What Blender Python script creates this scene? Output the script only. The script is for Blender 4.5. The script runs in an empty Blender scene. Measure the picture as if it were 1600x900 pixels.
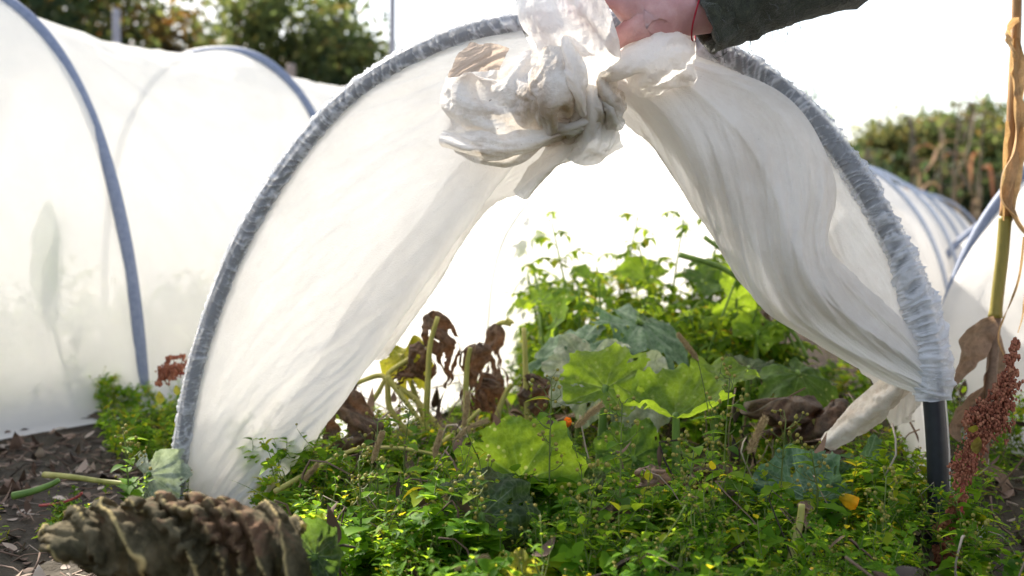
import bpy, math, random
import numpy as np
from mathutils import Vector, Matrix
R = math.radians
random.seed(7)
rng = np.random.default_rng(11)

# ------------------------------------------------------------------ camera, world, sun, exposure
scene = bpy.context.scene
COL = scene.collection
W0, H0, FPX = 1600, 900, 1778.0
HY = 325.0                      # horizon row
CAMH = 0.38
PITCH = math.atan((450 - HY) / FPX)
cd = bpy.data.cameras.new('camera'); cam = bpy.data.objects.new('camera', cd); COL.objects.link(cam)
cam.location = (0, 0, CAMH); cam.rotation_euler = (math.pi / 2 - PITCH, 0, 0)
cd.sensor_width = 36; cd.lens = 36 * FPX / W0; cd.clip_start = 0.05; cd.clip_end = 800
cd.dof.use_dof = True; cd.dof.focus_distance = 1.20; cd.dof.aperture_fstop = 4.8; cd.dof.aperture_blades = 9
scene.camera = cam

SUN_DIR = Vector((-0.50, 0.68, 0.62)).normalized()
world = bpy.data.worlds.new("World"); scene.world = world; world.use_nodes = True
wn = world.node_tree; wn.nodes.clear()
wo = wn.nodes.new('ShaderNodeOutputWorld')
sky = wn.nodes.new('ShaderNodeTexSky'); sky.sky_type = 'NISHITA'; sky.sun_disc = False
sky.sun_elevation = math.asin(SUN_DIR.z); sky.sun_rotation = math.atan2(SUN_DIR.x, SUN_DIR.y)
sky.air_density = 1.0; sky.dust_density = 2.0
bg1 = wn.nodes.new('ShaderNodeBackground'); bg1.inputs[1].default_value = 0.09
wn.links.new(sky.outputs[0], bg1.inputs[0])
# thin bright cloud veil
bg2 = wn.nodes.new('ShaderNodeBackground'); bg2.inputs[1].default_value = 0.22
tc = wn.nodes.new('ShaderNodeTexCoord'); nz = wn.nodes.new('ShaderNodeTexNoise'); nz.inputs['Scale'].default_value = 1.6
nz.inputs['Detail'].default_value = 5
cr = wn.nodes.new('ShaderNodeValToRGB')
cr.color_ramp.elements[0].position = 0.3; cr.color_ramp.elements[0].color = (0.80, 0.86, 0.95, 1)
cr.color_ramp.elements[1].position = 0.6; cr.color_ramp.elements[1].color = (1.0, 0.97, 0.91, 1)
wn.links.new(tc.outputs['Generated'], nz.inputs['Vector']); wn.links.new(nz.outputs['Fac'], cr.inputs[0])
wn.links.new(cr.outputs[0], bg2.inputs[0])
ad = wn.nodes.new('ShaderNodeAddShader'); wn.links.new(bg1.outputs[0], ad.inputs[0]); wn.links.new(bg2.outputs[0], ad.inputs[1])
wn.links.new(ad.outputs[0], wo.inputs[0])
sl = bpy.data.lights.new('sun', 'SUN'); sun = bpy.data.objects.new('sun', sl); COL.objects.link(sun)
sl.energy = 5.0; sl.angle = R(1.2); sl.color = (1.0, 0.93, 0.82)
sun.rotation_euler = SUN_DIR.to_track_quat('Z', 'Y').to_euler()
scene.view_settings.view_transform = 'Standard'; scene.view_settings.look = 'None'
scene.view_settings.exposure = 1.36; scene.view_settings.gamma = 1
cy = scene.cycles
cy.max_bounces = 10; cy.transparent_max_bounces = 24; cy.transmission_bounces = 8; cy.diffuse_bounces = 5
cy.use_denoising = True; cy.caustics_reflective = False; cy.caustics_refractive = False
cy.sample_clamp_indirect = 6

# ------------------------------------------------------------------ numeric helpers
def ray(px, py):
    px = np.asarray(px, float); py = np.asarray(py, float)
    x = (px - 800) / FPX; z = (450 - py) / FPX
    c, s = math.cos(-PITCH), math.sin(-PITCH)
    return np.stack([x, c - z * s, s + z * c], -1)
def P(px, py, Y):
    d = ray(px, py); Y = np.asarray(Y, float)
    return d / d[..., 1:2] * Y[..., None] + np.array([0, 0, CAMH])
def G(px, py):                                                   # point on the ground
    d = ray(px, py); t = -CAMH / d[..., 2]
    return d * t[..., None] + np.array([0, 0, CAMH]) if d.ndim > 1 else d * t + np.array([0, 0, CAMH])
FA = np.array([-0.44, 1.47, 0.0]); FB = np.array([0.469, 1.26, 0.0])
hv = (FB - FA) / np.linalg.norm(FB - FA)
HN = np.array([hv[1], -hv[0], 0.0]); HN *= (1 if HN[1] < 0 else -1)   # hoop plane normal, towards the camera
def PH(px, py, off=0.0):                                         # point on the front hoop's plane, off metres before it
    d = ray(px, py); o = np.array([0, 0, CAMH]); off = np.asarray(off, float)
    t = (((FA - o) @ HN) + off) / (d @ HN)
    return o + d * t[..., None]
def smooth(pts, n, closed=False):                                # Catmull-Rom through points, resampled by arc length
    p = np.asarray(pts, float); m = len(p)
    e = np.vstack([2 * p[0] - p[1], p, 2 * p[-1] - p[-2]])
    out = []
    for i in range(m - 1):
        a, b, c, d = e[i], e[i + 1], e[i + 2], e[i + 3]
        for t in np.linspace(0, 1, 24, endpoint=False):
            out.append(0.5 * (2 * b + (c - a) * t + (2 * a - 5 * b + 4 * c - d) * t * t + (3 * b - a - 3 * c + d) * t ** 3))
    out.append(p[-1]); out = np.array(out)
    s = np.r_[0, np.cumsum(np.linalg.norm(np.diff(out, axis=0), axis=1))]
    q = np.linspace(0, s[-1], n)
    return np.stack([np.interp(q, s, out[:, k]) for k in range(out.shape[1])], 1)
_perm = np.random.default_rng(3).random(65536)
def vnoise(x, y, z=0.0):
    x, y, z = np.broadcast_arrays(np.asarray(x, float), np.asarray(y, float), np.asarray(z, float))
    xi, yi, zi = np.floor(x).astype(int), np.floor(y).astype(int), np.floor(z).astype(int)
    fx, fy, fz = x - xi, y - yi, z - zi
    fx, fy, fz = [f * f * (3 - 2 * f) for f in (fx, fy, fz)]
    def h(a, b, c): return _perm[(a * 73856093 ^ b * 19349663 ^ c * 83492791) & 65535]
    r = 0
    for dx in (0, 1):
        for dy in (0, 1):
            for dz in (0, 1):
                w = (fx if dx else 1 - fx) * (fy if dy else 1 - fy) * (fz if dz else 1 - fz)
                r = r + w * h(xi + dx, yi + dy, zi + dz)
    return r * 2 - 1
def fbm(x, y, z=0.0, o=4):
    r = 0; a = 1.0; f = 1.0
    for k in range(o):
        r = r + a * vnoise(np.asarray(x) * f + k * 17.3, np.asarray(y) * f + k * 5.1, np.asarray(z) * f); a *= 0.5; f *= 2.03
    return r
def sstep(a, b, x):
    t = np.clip((x - a) / (b - a), 0, 1); return t * t * (3 - 2 * t)

def resize(T, nu, nv):
    a = np.linspace(0, T.shape[0] - 1, nu); b = np.linspace(0, T.shape[1] - 1, nv)
    i = np.minimum(a.astype(int), T.shape[0] - 2); j = np.minimum(b.astype(int), T.shape[1] - 2)
    fa = (a - i)[:, None, None]; fb = (b - j)[None, :, None]
    A = T[i][:, j]; B = T[i + 1][:, j]; C = T[i][:, j + 1]; D = T[i + 1][:, j + 1]
    return A * (1 - fa) * (1 - fb) + B * fa * (1 - fb) + C * (1 - fa) * fb + D * fa * fb

def relax(T, ex_u=1.0, ex_v=1.0, pin=None, pull=0.02, levels=((24, 16), (48, 32), (96, 64)), iters=(120, 120, 90), amp=0.01,
          bend=0.25, seed=0, grav=0.0, stiff=.97):
    """Lays a cloth that is longer than its target surface T by ex_u / ex_v over it, so that the slack buckles into folds."""
    r = np.random.default_rng(seed); X = None; Xt = None
    for (nu, nv), it in zip(levels, iters):
        Tt = resize(T, nu, nv)
        eu = resize(np.broadcast_to(np.asarray(ex_u, float), T.shape[:2])[..., None], nu, nv)[..., 0] if np.ndim(ex_u) else np.full((nu, nv), ex_u)
        ev = resize(np.broadcast_to(np.asarray(ex_v, float), T.shape[:2])[..., None], nu, nv)[..., 0] if np.ndim(ex_v) else np.full((nu, nv), ex_v)
        pn = np.zeros((nu, nv)) if pin is None else resize(np.asarray(pin, float)[..., None], nu, nv)[..., 0]
        if X is None:
            X = Tt.copy()
        else:
            X = Tt + resize(X - Xt, nu, nv)
        gu = np.gradient(Tt, axis=0); gv = np.gradient(Tt, axis=1)
        N = np.cross(gu, gv); N /= np.linalg.norm(N, axis=2, keepdims=True) + 1e-9
        cell = np.linalg.norm(gv, axis=2).mean()
        X = X + N * (r.standard_normal((nu, nv)) * min(amp, cell * .35) * (1 - pn))[..., None]
        Xt = Tt
        Lu = np.linalg.norm(np.diff(Tt, axis=0), axis=2) * (eu[1:] + eu[:-1]) / 2
        Lv = np.linalg.norm(np.diff(Tt, axis=1), axis=2) * (ev[:, 1:] + ev[:, :-1]) / 2
        d1 = np.sqrt((Lu[:, 1:] ** 2 + Lv[1:, :] ** 2)); w = 1 - np.clip(pn, 0, 1)
        Lu2 = (Lu[:-1] + Lu[1:]) * stiff; Lv2 = (Lv[:, :-1] + Lv[:, 1:]) * stiff
        def con(a, b, L, k, mode):
            A = X[a]; B = X[b]; d = B - A; l = np.linalg.norm(d, axis=2) + 1e-9
            wa, wb = w[a], w[b]
            c = (l - L) / l
            if mode > 0: c = np.minimum(c, 0)     # only resists getting shorter
            c = c * k / (wa + wb + 1e-6)
            X[a] = A + d * (c * wa)[..., None]; X[b] = B - d * (c * wb)[..., None]
        S = slice
        pullw = (pull * w)[..., None]
        for q in range(it):
            for p in (0, 1):
                con((S(p, nu - 1, 2), S(None)), (S(p + 1, nu, 2), S(None)), Lu[p::2], .9, 0)
                con((S(None), S(p, nv - 1, 2)), (S(None), S(p + 1, nv, 2)), Lv[:, p::2], .9, 0)
            for p in (0, 1):
                con((S(p, nu - 1, 2), S(0, nv - 1)), (S(p + 1, nu, 2), S(1, nv)), d1[p::2], .35, 0)
                con((S(p, nu - 1, 2), S(1, nv)), (S(p + 1, nu, 2), S(0, nv - 1)), d1[p::2], .35, 0)
            for p in (0, 1, 2, 3):
                if p < nu - 2: con((S(p, nu - 2, 4), S(None)), (S(p + 2, nu, 4), S(None)), Lu2[p::4], bend, 1)
                if p < nv - 2: con((S(None), S(p, nv - 2, 4)), (S(None), S(p + 2, nv, 4)), Lv2[:, p::4], bend, 1)
            if grav: X[..., 2] -= grav * w
            X += (Tt - X) * pullw
    return X

# ------------------------------------------------------------------ mesh helpers
def mesh_obj(name, V, F, mat=None, parent=None, smooth_=True, attrs=None):
    V = np.asarray(V, float).reshape(-1, 3)
    me = bpy.data.meshes.new(name)
    if isinstance(F, np.ndarray):
        k = F.shape[1]; nf = len(F)
        me.vertices.add(len(V)); me.vertices.foreach_set('co', V.astype(np.float32).ravel())
        me.loops.add(nf * k); me.loops.foreach_set('vertex_index', F.astype(np.int32).ravel())
        me.polygons.add(nf); me.polygons.foreach_set('loop_start', np.arange(0, nf * k, k, dtype=np.int32))
        me.polygons.foreach_set('loop_total', np.full(nf, k, dtype=np.int32))
        me.update(calc_edges=True); me.validate()
    else:
        me.from_pydata(V.tolist(), [], F)
    if smooth_: me.polygons.foreach_set('use_smooth', [True] * len(me.polygons))
    if attrs:
        for an, av in attrs.items():
            av = np.asarray(av, np.float32)
            if av.ndim == 1:
                a = me.attributes.new(an, 'FLOAT', 'POINT'); a.data.foreach_set('value', av)
            else:
                a = me.attributes.new(an, 'FLOAT_COLOR', 'POINT'); a.data.foreach_set('color', np.c_[av, np.ones(len(av))].astype(np.float32).ravel())
    me.update()
    o = bpy.data.objects.new(name, me); COL.objects.link(o)
    if mat: me.materials.append(mat)
    if parent is not None: o.parent = parent; o.matrix_parent_inverse = Matrix.Translation(-Vector(parent.location))
    return o
def gridF(nu, nv, wrap=False):
    i = np.arange(nu - 1)[:, None]; j = np.arange(nv if wrap else nv - 1)[None, :]
    j2 = (j + 1) % nv
    return np.stack([i * nv + j, i * nv + j2, (i + 1) * nv + j2, (i + 1) * nv + j], -1).reshape(-1, 4)
def tube_arr(path, rad, seg=8, caps=True):
    p = np.asarray(path, float); n = len(p); rad = np.broadcast_to(np.asarray(rad, float), (n,))
    t = np.gradient(p, axis=0); t /= np.linalg.norm(t, axis=1, keepdims=True) + 1e-12
    ref = np.array([0, 1.0, 0]) if abs(t[0][1]) < .8 else np.array([1.0, 0, 0])
    a = np.cross(t[0], ref); a /= np.linalg.norm(a); A = [a]
    for k in range(1, n):
        a = a - t[k] * (a @ t[k]); a /= np.linalg.norm(a) + 1e-12; A.append(a)
    A = np.array(A); B = np.cross(t, A)
    th = np.linspace(0, 2 * math.pi, seg, endpoint=False)
    V = p[:, None] + rad[:, None, None] * (np.cos(th)[None, :, None] * A[:, None] + np.sin(th)[None, :, None] * B[:, None])
    V = V.reshape(-1, 3); F = gridF(n, seg, True)
    if caps:
        V = np.vstack([V, p[:1], p[-1:]]); c0, c1 = len(V) - 2, len(V) - 1
        j = np.arange(seg); j2 = (j + 1) % seg
        F = np.vstack([F, np.stack([j2, j, np.full(seg, c0), np.full(seg, c0)], 1), np.stack([(n - 1) * seg + j, (n - 1) * seg + j2, np.full(seg, c1), np.full(seg, c1)], 1)])
    return V, F
class Bag:                                                       # collects quads (degenerate quad = triangle)
    def __init__(s): s.V = []; s.F = []; s.n = 0; s.A = []
    def add(s, V, F, a=None):
        s.V.append(V); s.F.append(F + s.n); s.n += len(V)
        s.A.append(np.broadcast_to(np.asarray(0. if a is None else a, float), (len(V),)))
    def tube(s, path, rad, seg=6, a=None): s.add(*tube_arr(path, rad, seg), a)
    def build(s, name, mat, parent=None, smooth_=True, loc=None):
        V = np.vstack(s.V); F = np.vstack(s.F)
        tri = F[:, 2] == F[:, 3]
        if tri.any():
            Fl = [f[:3] if t else f for f, t in zip(F.tolist(), tri.tolist())] if len(F) < 4000 else None
            if Fl is None:
                # big mesh: split into triangles
                q = F[~tri]; F = np.vstack([F[tri][:, :3], q[:, [0, 1, 2]], q[:, [0, 2, 3]]])
            else: F = Fl
        return mesh_obj(name, V, F, mat, parent, smooth_, {'var': np.concatenate(s.A)})
def ball_arr(c, r, seg=6, rings=4, sq=(1, 1, 1)):
    ph = np.linspace(0, math.pi, rings + 1); th = np.linspace(0, 2 * math.pi, seg, endpoint=False)
    V = np.stack([np.sin(ph)[:, None] * np.cos(th), np.sin(ph)[:, None] * np.sin(th), np.cos(ph)[:, None] * np.ones(seg)], -1) * r * np.array(sq)
    return V.reshape(-1, 3) + np.asarray(c), gridF(rings + 1, seg, True)
def thing(name, loc, label, cat, group=None):
    o = bpy.data.objects.new(name, None); o.empty_display_size = .05; COL.objects.link(o); o.location = loc
    tag(o, label, cat, group); return o
def tag(o, label, cat, group=None, kind=None):
    if label: o['label'] = label
    if cat: o['category'] = cat
    if group: o['group'] = group
    if kind: o['kind'] = kind
    return o

# ------------------------------------------------------------------ materials
def nodes(name):
    m = bpy.data.materials.new(name); m.use_nodes = True; t = m.node_tree; t.nodes.clear()
    out = t.nodes.new('ShaderNodeOutputMaterial'); return m, t, out
def N(t, kind, **kw):
    n = t.nodes.new(kind)
    for k, v in kw.items():
        if k in n.inputs: n.inputs[k].default_value = v
        else: setattr(n, k, v)
    return n
def mixc(t, fac, a, b, bt='MIX'):
    m = t.nodes.new('ShaderNodeMix'); m.data_type = 'RGBA'; m.blend_type = bt
    for s, v in ((0, fac), (6, a), (7, b)):
        if isinstance(v, (int, float)): m.inputs[s].default_value = v
        elif isinstance(v, tuple): m.inputs[s].default_value = v if len(v) == 4 else (*v, 1)
        else: t.links.new(v, m.inputs[s])
    return m.outputs[2]
def ramp(t, src, stops):
    r = t.nodes.new('ShaderNodeValToRGB'); e = r.color_ramp.elements
    while len(e) < len(stops): e.new(.5)
    for k, (p, c) in enumerate(stops): e[k].position = p; e[k].color = (c, c, c, 1) if isinstance(c, (int, float)) else (*c, 1)
    t.links.new(src, r.inputs[0]); return r.outputs[0]
def noise(t, scale, detail=4, rough=.55, coord='Object', stretch=None):
    c = t.nodes.new('ShaderNodeTexCoord'); n = t.nodes.new('ShaderNodeTexNoise')
    n.inputs['Scale'].default_value = scale; n.inputs['Detail'].default_value = detail; n.inputs['Roughness'].default_value = rough
    if stretch:
        mp = t.nodes.new('ShaderNodeMapping'); mp.inputs['Scale'].default_value = stretch
        t.links.new(c.outputs[coord], mp.inputs[0]); t.links.new(mp.outputs[0], n.inputs['Vector'])
    else: t.links.new(c.outputs[coord], n.inputs['Vector'])
    return n.outputs['Fac']
def attr(t, name):
    a = t.nodes.new('ShaderNodeAttribute'); a.attribute_name = name; return a.outputs['Fac']
def bumpn(t, src, strength=.3, dist=.002):
    b = t.nodes.new('ShaderNodeBump'); b.inputs['Strength'].default_value = strength; b.inputs['Distance'].default_value = dist
    t.links.new(src, b.inputs['Height']); return b.outputs[0]
def simple(name, stops, scale=20, rough=.7, bump=.3, bd=.002, stretch=None, spec=.3, detail=5):
    m, t, out = nodes(name); n = noise(t, scale, detail, .6, stretch=stretch)
    p = N(t, 'ShaderNodeBsdfPrincipled', Roughness=rough); p.inputs['Specular IOR Level'].default_value = spec
    t.links.new(ramp(t, n, stops), p.inputs['Base Color']); t.links.new(bumpn(t, n, bump, bd), p.inputs['Normal'])
    t.links.new(p.outputs[0], out.inputs[0]); return m
def fleece(name, col=(.88, .86, .825), see=.10, transl=.50, dirt=0.0, weave=True, wr=0.0):
    m, t, out = nodes(name)
    base = col
    c0 = (*col, 1)
    src = mixc(t, 0.0, c0, c0)
    if dirt > 0:
        n1 = noise(t, 9, 6, .7); n2 = noise(t, 160, 4, .75)
        f1 = ramp(t, n1, [(.44, 0.0), (.64, dirt)]); src = mixc(t, f1, c0, (.46, .37, .28))
        f2 = ramp(t, n2, [(.66, 0.0), (.72, .65 * min(1, dirt * 1.4))]); src = mixc(t, f2, src, (.16, .12, .09))
    di = N(t, 'ShaderNodeBsdfDiffuse'); tr = N(t, 'ShaderNodeBsdfTranslucent'); tp = N(t, 'ShaderNodeBsdfTransparent')
    t.links.new(src, di.inputs[0]); t.links.new(src, tr.inputs[0])
    if weave:
        vo = t.nodes.new('ShaderNodeTexVoronoi'); vo.inputs['Scale'].default_value = 620; c = t.nodes.new('ShaderNodeTexCoord')
        t.links.new(c.outputs['Object'], vo.inputs['Vector'])
        nn = noise(t, 60, 5, .6)
        ma = t.nodes.new('ShaderNodeMath'); ma.operation = 'ADD'; t.links.new(vo.outputs['Distance'], ma.inputs[0]); t.links.new(nn, ma.inputs[1])
        b = bumpn(t, ma.outputs[0], .35, .0012)
        t.links.new(b, di.inputs['Normal']); t.links.new(b, tr.inputs['Normal'])
    m1 = N(t, 'ShaderNodeMixShader'); m1.inputs[0].default_value = transl
    t.links.new(di.outputs[0], m1.inputs[1]); t.links.new(tr.outputs[0], m1.inputs[2])
    m2 = N(t, 'ShaderNodeMixShader')
    ns = noise(t, 14, 5, .65)
    if wr > 0:                                                   # doubled-over wrinkles are denser than single cloth
        w = attr(t, 'var'); f = ramp(t, w, [(.25, see), (.9, see * (1 - wr))])
    else: f = ramp(t, ns, [(.3, see * 1.25), (.7, see * .75)])
    t.links.new(f, m2.inputs[0]); t.links.new(m1.outputs[0], m2.inputs[1]); t.links.new(tp.outputs[0], m2.inputs[2])
    t.links.new(m2.outputs[0], out.inputs[0]); return m
def leafmat(name, a, b, vein=(.30, .36, .16), transl=.45, tcol=None, spots=0.0, rough=.55, scale=60, spotcol=(.78, .80, .22), dead=0.0, deadcol=(.2, .12, .05), vs=.75, vline=True, netk=.30):
    m, t, out = nodes(name)
    n = noise(t, scale, 5, .6); col = ramp(t, n, [(.3, a), (.7, b)])
    v = attr(t, 'var')
    v2 = ramp(t, v, [(.0, (.45, .55, .6)), (.5, (1., 1., 1.)), (.9, (1.6, 1.35, 1.1)), (.985, (2.0, 1.35, 1.3))])
    if not vline: col = mixc(t, 1.0, col, v2, 'MULTIPLY')
    if vline: col = mixc(t, ramp(t, v, [(.35, 0), (.9, vs)]), col, vein)
    if spots:
        vo = t.nodes.new('ShaderNodeTexVoronoi'); vo.inputs['Scale'].default_value = 95; c = t.nodes.new('ShaderNodeTexCoord')
        t.links.new(c.outputs['Object'], vo.inputs['Vector'])
        msk = ramp(t, noise(t, 22, 3), [(.48, 0), (.56, 1)])
        s = mixc(t, 1.0, ramp(t, vo.outputs['Distance'], [(.16, spots), (.26, 0.0)]), msk, 'MULTIPLY'); col = mixc(t, s, col, spotcol)
    if dead:
        d = ramp(t, noise(t, 16, 5, .7), [(.52, 0), (.62, dead)]); col = mixc(t, d, col, deadcol)
    net = None
    if vline:                                                    # fine net of veins
        ve = t.nodes.new('ShaderNodeTexVoronoi'); ve.feature = 'DISTANCE_TO_EDGE'; ve.inputs['Scale'].default_value = 120; cc_ = t.nodes.new('ShaderNodeTexCoord')
        t.links.new(cc_.outputs['Object'], ve.inputs['Vector']); net = ramp(t, ve.outputs['Distance'], [(.0, 1.0), (.14, 0.0)])
        nf = t.nodes.new('ShaderNodeMath'); nf.operation = 'MULTIPLY'; nf.inputs[1].default_value = netk; t.links.new(net, nf.inputs[0])
        col = mixc(t, nf.outputs[0], col, vein)
        mo = ramp(t, noise(t, 30, 6, .75), [(.35, (.62, .66, .62)), (.65, (1.3, 1.25, 1.2))]); col = mixc(t, 1.0, col, mo, 'MULTIPLY')
    p = N(t, 'ShaderNodeBsdfPrincipled', Roughness=rough); p.inputs['Specular IOR Level'].default_value = .06 if not vline else (.22 if rough < .7 else .08)
    t.links.new(col, p.inputs['Base Color'])
    hh = t.nodes.new('ShaderNodeMath'); hh.operation = 'ADD'; t.links.new(n, hh.inputs[0]); t.links.new(v, hh.inputs[1])
    bb = bumpn(t, hh.outputs[0], .5, .0015); t.links.new(bb, p.inputs['Normal'])
    tr = N(t, 'ShaderNodeBsdfTranslucent')
    tt = tcol or (b[0] * 2.6, b[1] * 2.3, b[2] * .8)
    if vline: tt = mixc(t, 1.0, (*tt, 1), mo, 'MULTIPLY')
    if vline and spots: tt = mixc(t, s, tt, (.95, .98, .35))
    t.links.new(mixc(t, .72, col, tt) if vline else mixc(t, 1.0, mixc(t, .8, col, tt), ramp(t, v, [(.0, (.35, .45, .5)), (.5, (.9, .95, .9)), (.9, (1.15, 1.05, .9)), (.97, (1.6, .9, .7))]), 'MULTIPLY'), tr.inputs[0])
    mx = N(t, 'ShaderNodeMixShader'); mx.inputs[0].default_value = transl
    t.links.new(p.outputs[0], mx.inputs[1]); t.links.new(tr.outputs[0], mx.inputs[2]); t.links.new(mx.outputs[0], out.inputs[0])
    return m

M = {}
M['fleece'] = fleece('fleece_cover')
M['fleece_front'] = fleece('fleece_front', (.84, .815, .785), .07, .38, .25)
M['fleece_dirty'] = fleece('fleece_soiled', (.82, .785, .74), .04, .30, .95)
M['fleece_stained'] = fleece('fleece_stained', (.50, .41, .34), .03, .45, .9)
M['fleece_sleeve'] = fleece('fleece_gathered', (.86, .87, .90), .60, .42, 0, True, .75)
M['pipe'] = simple('plastic_pipe', [(.3, (.012, .014, .020)), (.7, (.020, .023, .032))], 90, .42, .1, .0005, spec=.5)
M['pipe_blue'] = simple('weathered_pipe', [(.3, (.15, .18, .26)), (.7, (.22, .25, .33))], 90, .6, .1, .0005)
M['pipe_pale'] = simple('pale_rod', [(.3, (.34, .38, .46)), (.7, (.42, .46, .54))], 90, .6, .1, .0005)

# ------------------------------------------------------------------ ground
def ground_z(x, y):
    return .012 * fbm(x * 5, y * 5, 0, 4) + .005 * np.abs(fbm(x * 38, y * 38, 2, 3)) - .008 + .25 * sstep(9, 60, np.hypot(x, y)) * vnoise(x * .05, y * .05)
def build_ground():
    xs = np.r_[-400, -150, -60, -25, -12, -7, -4.5, -3, -2.4, -1.9, -1.5, np.linspace(-1.2, 1.2, 260), 1.6, 2.2, 3, 4.5, 7, 12, 25, 60, 150, 400]
    ys = np.r_[-60, -20, -6, -2, -.5, 0, .3, .5, np.linspace(.65, 2.4, 200), np.linspace(2.5, 5, 40), 6, 7.5, 10, 14, 22, 40, 90, 200, 600]
    X, Y = np.meshgrid(xs, ys); Z = ground_z(X, Y)
    m, t, out = nodes('soil_ground')
    n1 = noise(t, 18, 8, .7); n2 = noise(t, 2.2, 3)
    c = ramp(t, n1, [(.3, (.016, .010, .007)), (.5, (.055, .036, .024)), (.68, (.13, .085, .055))])
    gr = ramp(t, noise(t, 6, 6, .7), [(.3, (.03, .025, .012)), (.7, (.08, .065, .035))])
    c = mixc(t, ramp(t, n2, [(.45, .0), (.6, .75)]), c, gr)
    p = N(t, 'ShaderNodeBsdfPrincipled', Roughness=.95); t.links.new(c, p.inputs['Base Color'])
    t.links.new(bumpn(t, n1, 1, .02), p.inputs['Normal']); t.links.new(p.outputs[0], out.inputs[0])
    o = mesh_obj('ground', np.stack([X, Y, Z], -1), gridF(len(ys), len(xs)), m)
    o['kind'] = 'structure'
build_ground()

# ------------------------------------------------------------------ row tunnels
def hoop_pts(h, n=60, out=0.0):
    cx, cyy, yaw, hw, H, skew = h
    ph = np.linspace(0, math.pi, n); e = 2 / 2.35
    u = -np.sign(np.cos(ph)) * np.abs(np.cos(ph)) ** e * (hw + out); z = np.sin(ph) ** e * (H + out)
    return np.stack([cx + u * math.cos(yaw) , cyy - u * math.sin(yaw), z], 1) + np.array([skew, 0, 0]) * (z / H)[:, None]
def cover(hoops, name, parent, mat, first=None, nv=60, per=26, sag=.05, seed=1, flare=.07, out=.0150):
    """A cloth laid over a run of hoops; sags and wrinkles between them, its hem spread on the ground."""
    prof = [hoop_pts(h, nv, out) for h in hoops]
    if first is not None: prof[0] = first
    rows = []; pins = []
    for k in range(len(prof) - 1):
        for q in range(per):
            t = q / per; p = prof[k] * (1 - t) + prof[k + 1] * t
            c = p.mean(0); c[2] = 0; s = 1 - sag * math.sin(math.pi * t) ** .8
            p = c + (p - c) * s; rows.append(p); pins.append(1.0 if q in (0, 1, per - 1) else 0.0)
    rows.append(prof[-1]); pins.append(1.0)
    T = np.array(rows)
    # hem
    c = T.mean(1, keepdims=True); L = T[:, :1] + (T[:, :1] - c) * np.array([flare * 2, flare * 2, 0]); Rr = T[:, -1:] + (T[:, -1:] - c) * np.array([flare * 2, flare * 2, 0])
    L[..., 2] = .012; Rr[..., 2] = .012
    T = np.concatenate([L, T, Rr], 1)
    nu = len(rows); pin = np.zeros(T.shape[:2]); pin[:] = np.array(pins)[:, None]; pin[:, :2] = .8; pin[:, -2:] = .8
    X = relax(T, 1.035, 1.03, pin, .03, ((nu // 4, nv // 3), (nu // 2, nv // 2), (nu, nv + 2)), (80, 70, 40), .016, .3, seed, stiff=.985)
    X[..., 2] = np.maximum(X[..., 2], .006)
    return mesh_obj(name, X, gridF(*X.shape[:2]), mat, parent)
# left tunnel
YL = R(27); dL = np.array([math.sin(YL), math.cos(YL)])
cL = np.array([-1.145, 2.37])
left_h = []
for k, (s, hw, H) in enumerate([(-1.55, .5, .8), (-.78, .5, .81), (0, .50, .83), (.80, .45, .80), (1.6, .46, .79), (2.4, .46, .8), (3.3, .46, .8)]):
    c = cL + dL * s; left_h.append((c[0], c[1], YL, hw, H, -.02 if k != 2 else -.03))
T1 = thing('row_tunnel', (cL[0], cL[1], 0), 'long white fleece row tunnel on the left with a leaf shadow showing through', 'row tunnel', 'fleece covered garden tunnels')
for h in left_h:
    b = Bag(); p = hoop_pts(h, 60); b.tube(p, .0122, 10); b.build('hoop', M['pipe_blue'], T1)
cover(left_h, 'cover', T1, M['fleece'], seed=4, out=-.011)
# right tunnel
YR = R(14); dR = np.array([math.sin(YR), math.cos(YR)]); cR = np.array([1.25, 1.88])
right_h = []
for s, hw, H in [(-1.5, .5, .6), (-.8, .5, .6), (0, .52, .60), (.75, .5, .42), (1.5, .5, .42)]:
    c = cR + dR * s + (np.array([.12, 0]) if s else 0); right_h.append((c[0] + (.42 if s < -1 else .28 if s < 0 else 0), c[1], YR, hw, H, .02))
T3 = thing('row_tunnel', (cR[0], cR[1], 0), 'white fleece row tunnel at the right edge behind the dry corn stalk', 'row tunnel', 'fleece covered garden tunnels')
for h in right_h:
    b = Bag(); b.tube(hoop_pts(h, 60), .0125, 10); b.build('hoop', M['pipe_blue'], T3)
cover(right_h, 'cover', T3, M['fleece'], seed=6, sag=.03, out=-.007)

# front tunnel: the first hoop is traced from the photograph, on a real plane
HP = [(268, 800), (280, 735), (295, 640), (312, 560), (338, 480), (372, 395), (420, 308), (480, 222), (545, 153), (610, 107), (690, 68), (760, 47), (820, 38),
      (890, 33), (960, 35), (1030, 47), (1090, 70), (1150, 95), (1210, 135), (1265, 185), (1320, 250), (1365, 320), (1405, 400), (1435, 480), (1452, 560), (1460, 640), (1465, 720), (1466, 800), (1462, 870)]
HPx = smooth(HP, 300)
front = PH(HPx[:, 0], HPx[:, 1])
front = np.vstack([front[0] + [0, 0, -front[0][2] - .05], front, front[-1] + [0, 0, -front[-1][2] - .05]])
T2 = thing('row_tunnel', (.015, 1.365, 0), 'white fleece tunnel with its open end knotted up under the hand', 'row tunnel', 'fleece covered garden tunnels')
b = Bag(); b.tube(front, .0118, 20); b.build('hoop', M['pipe'], T2)
main_h = [None]
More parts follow.
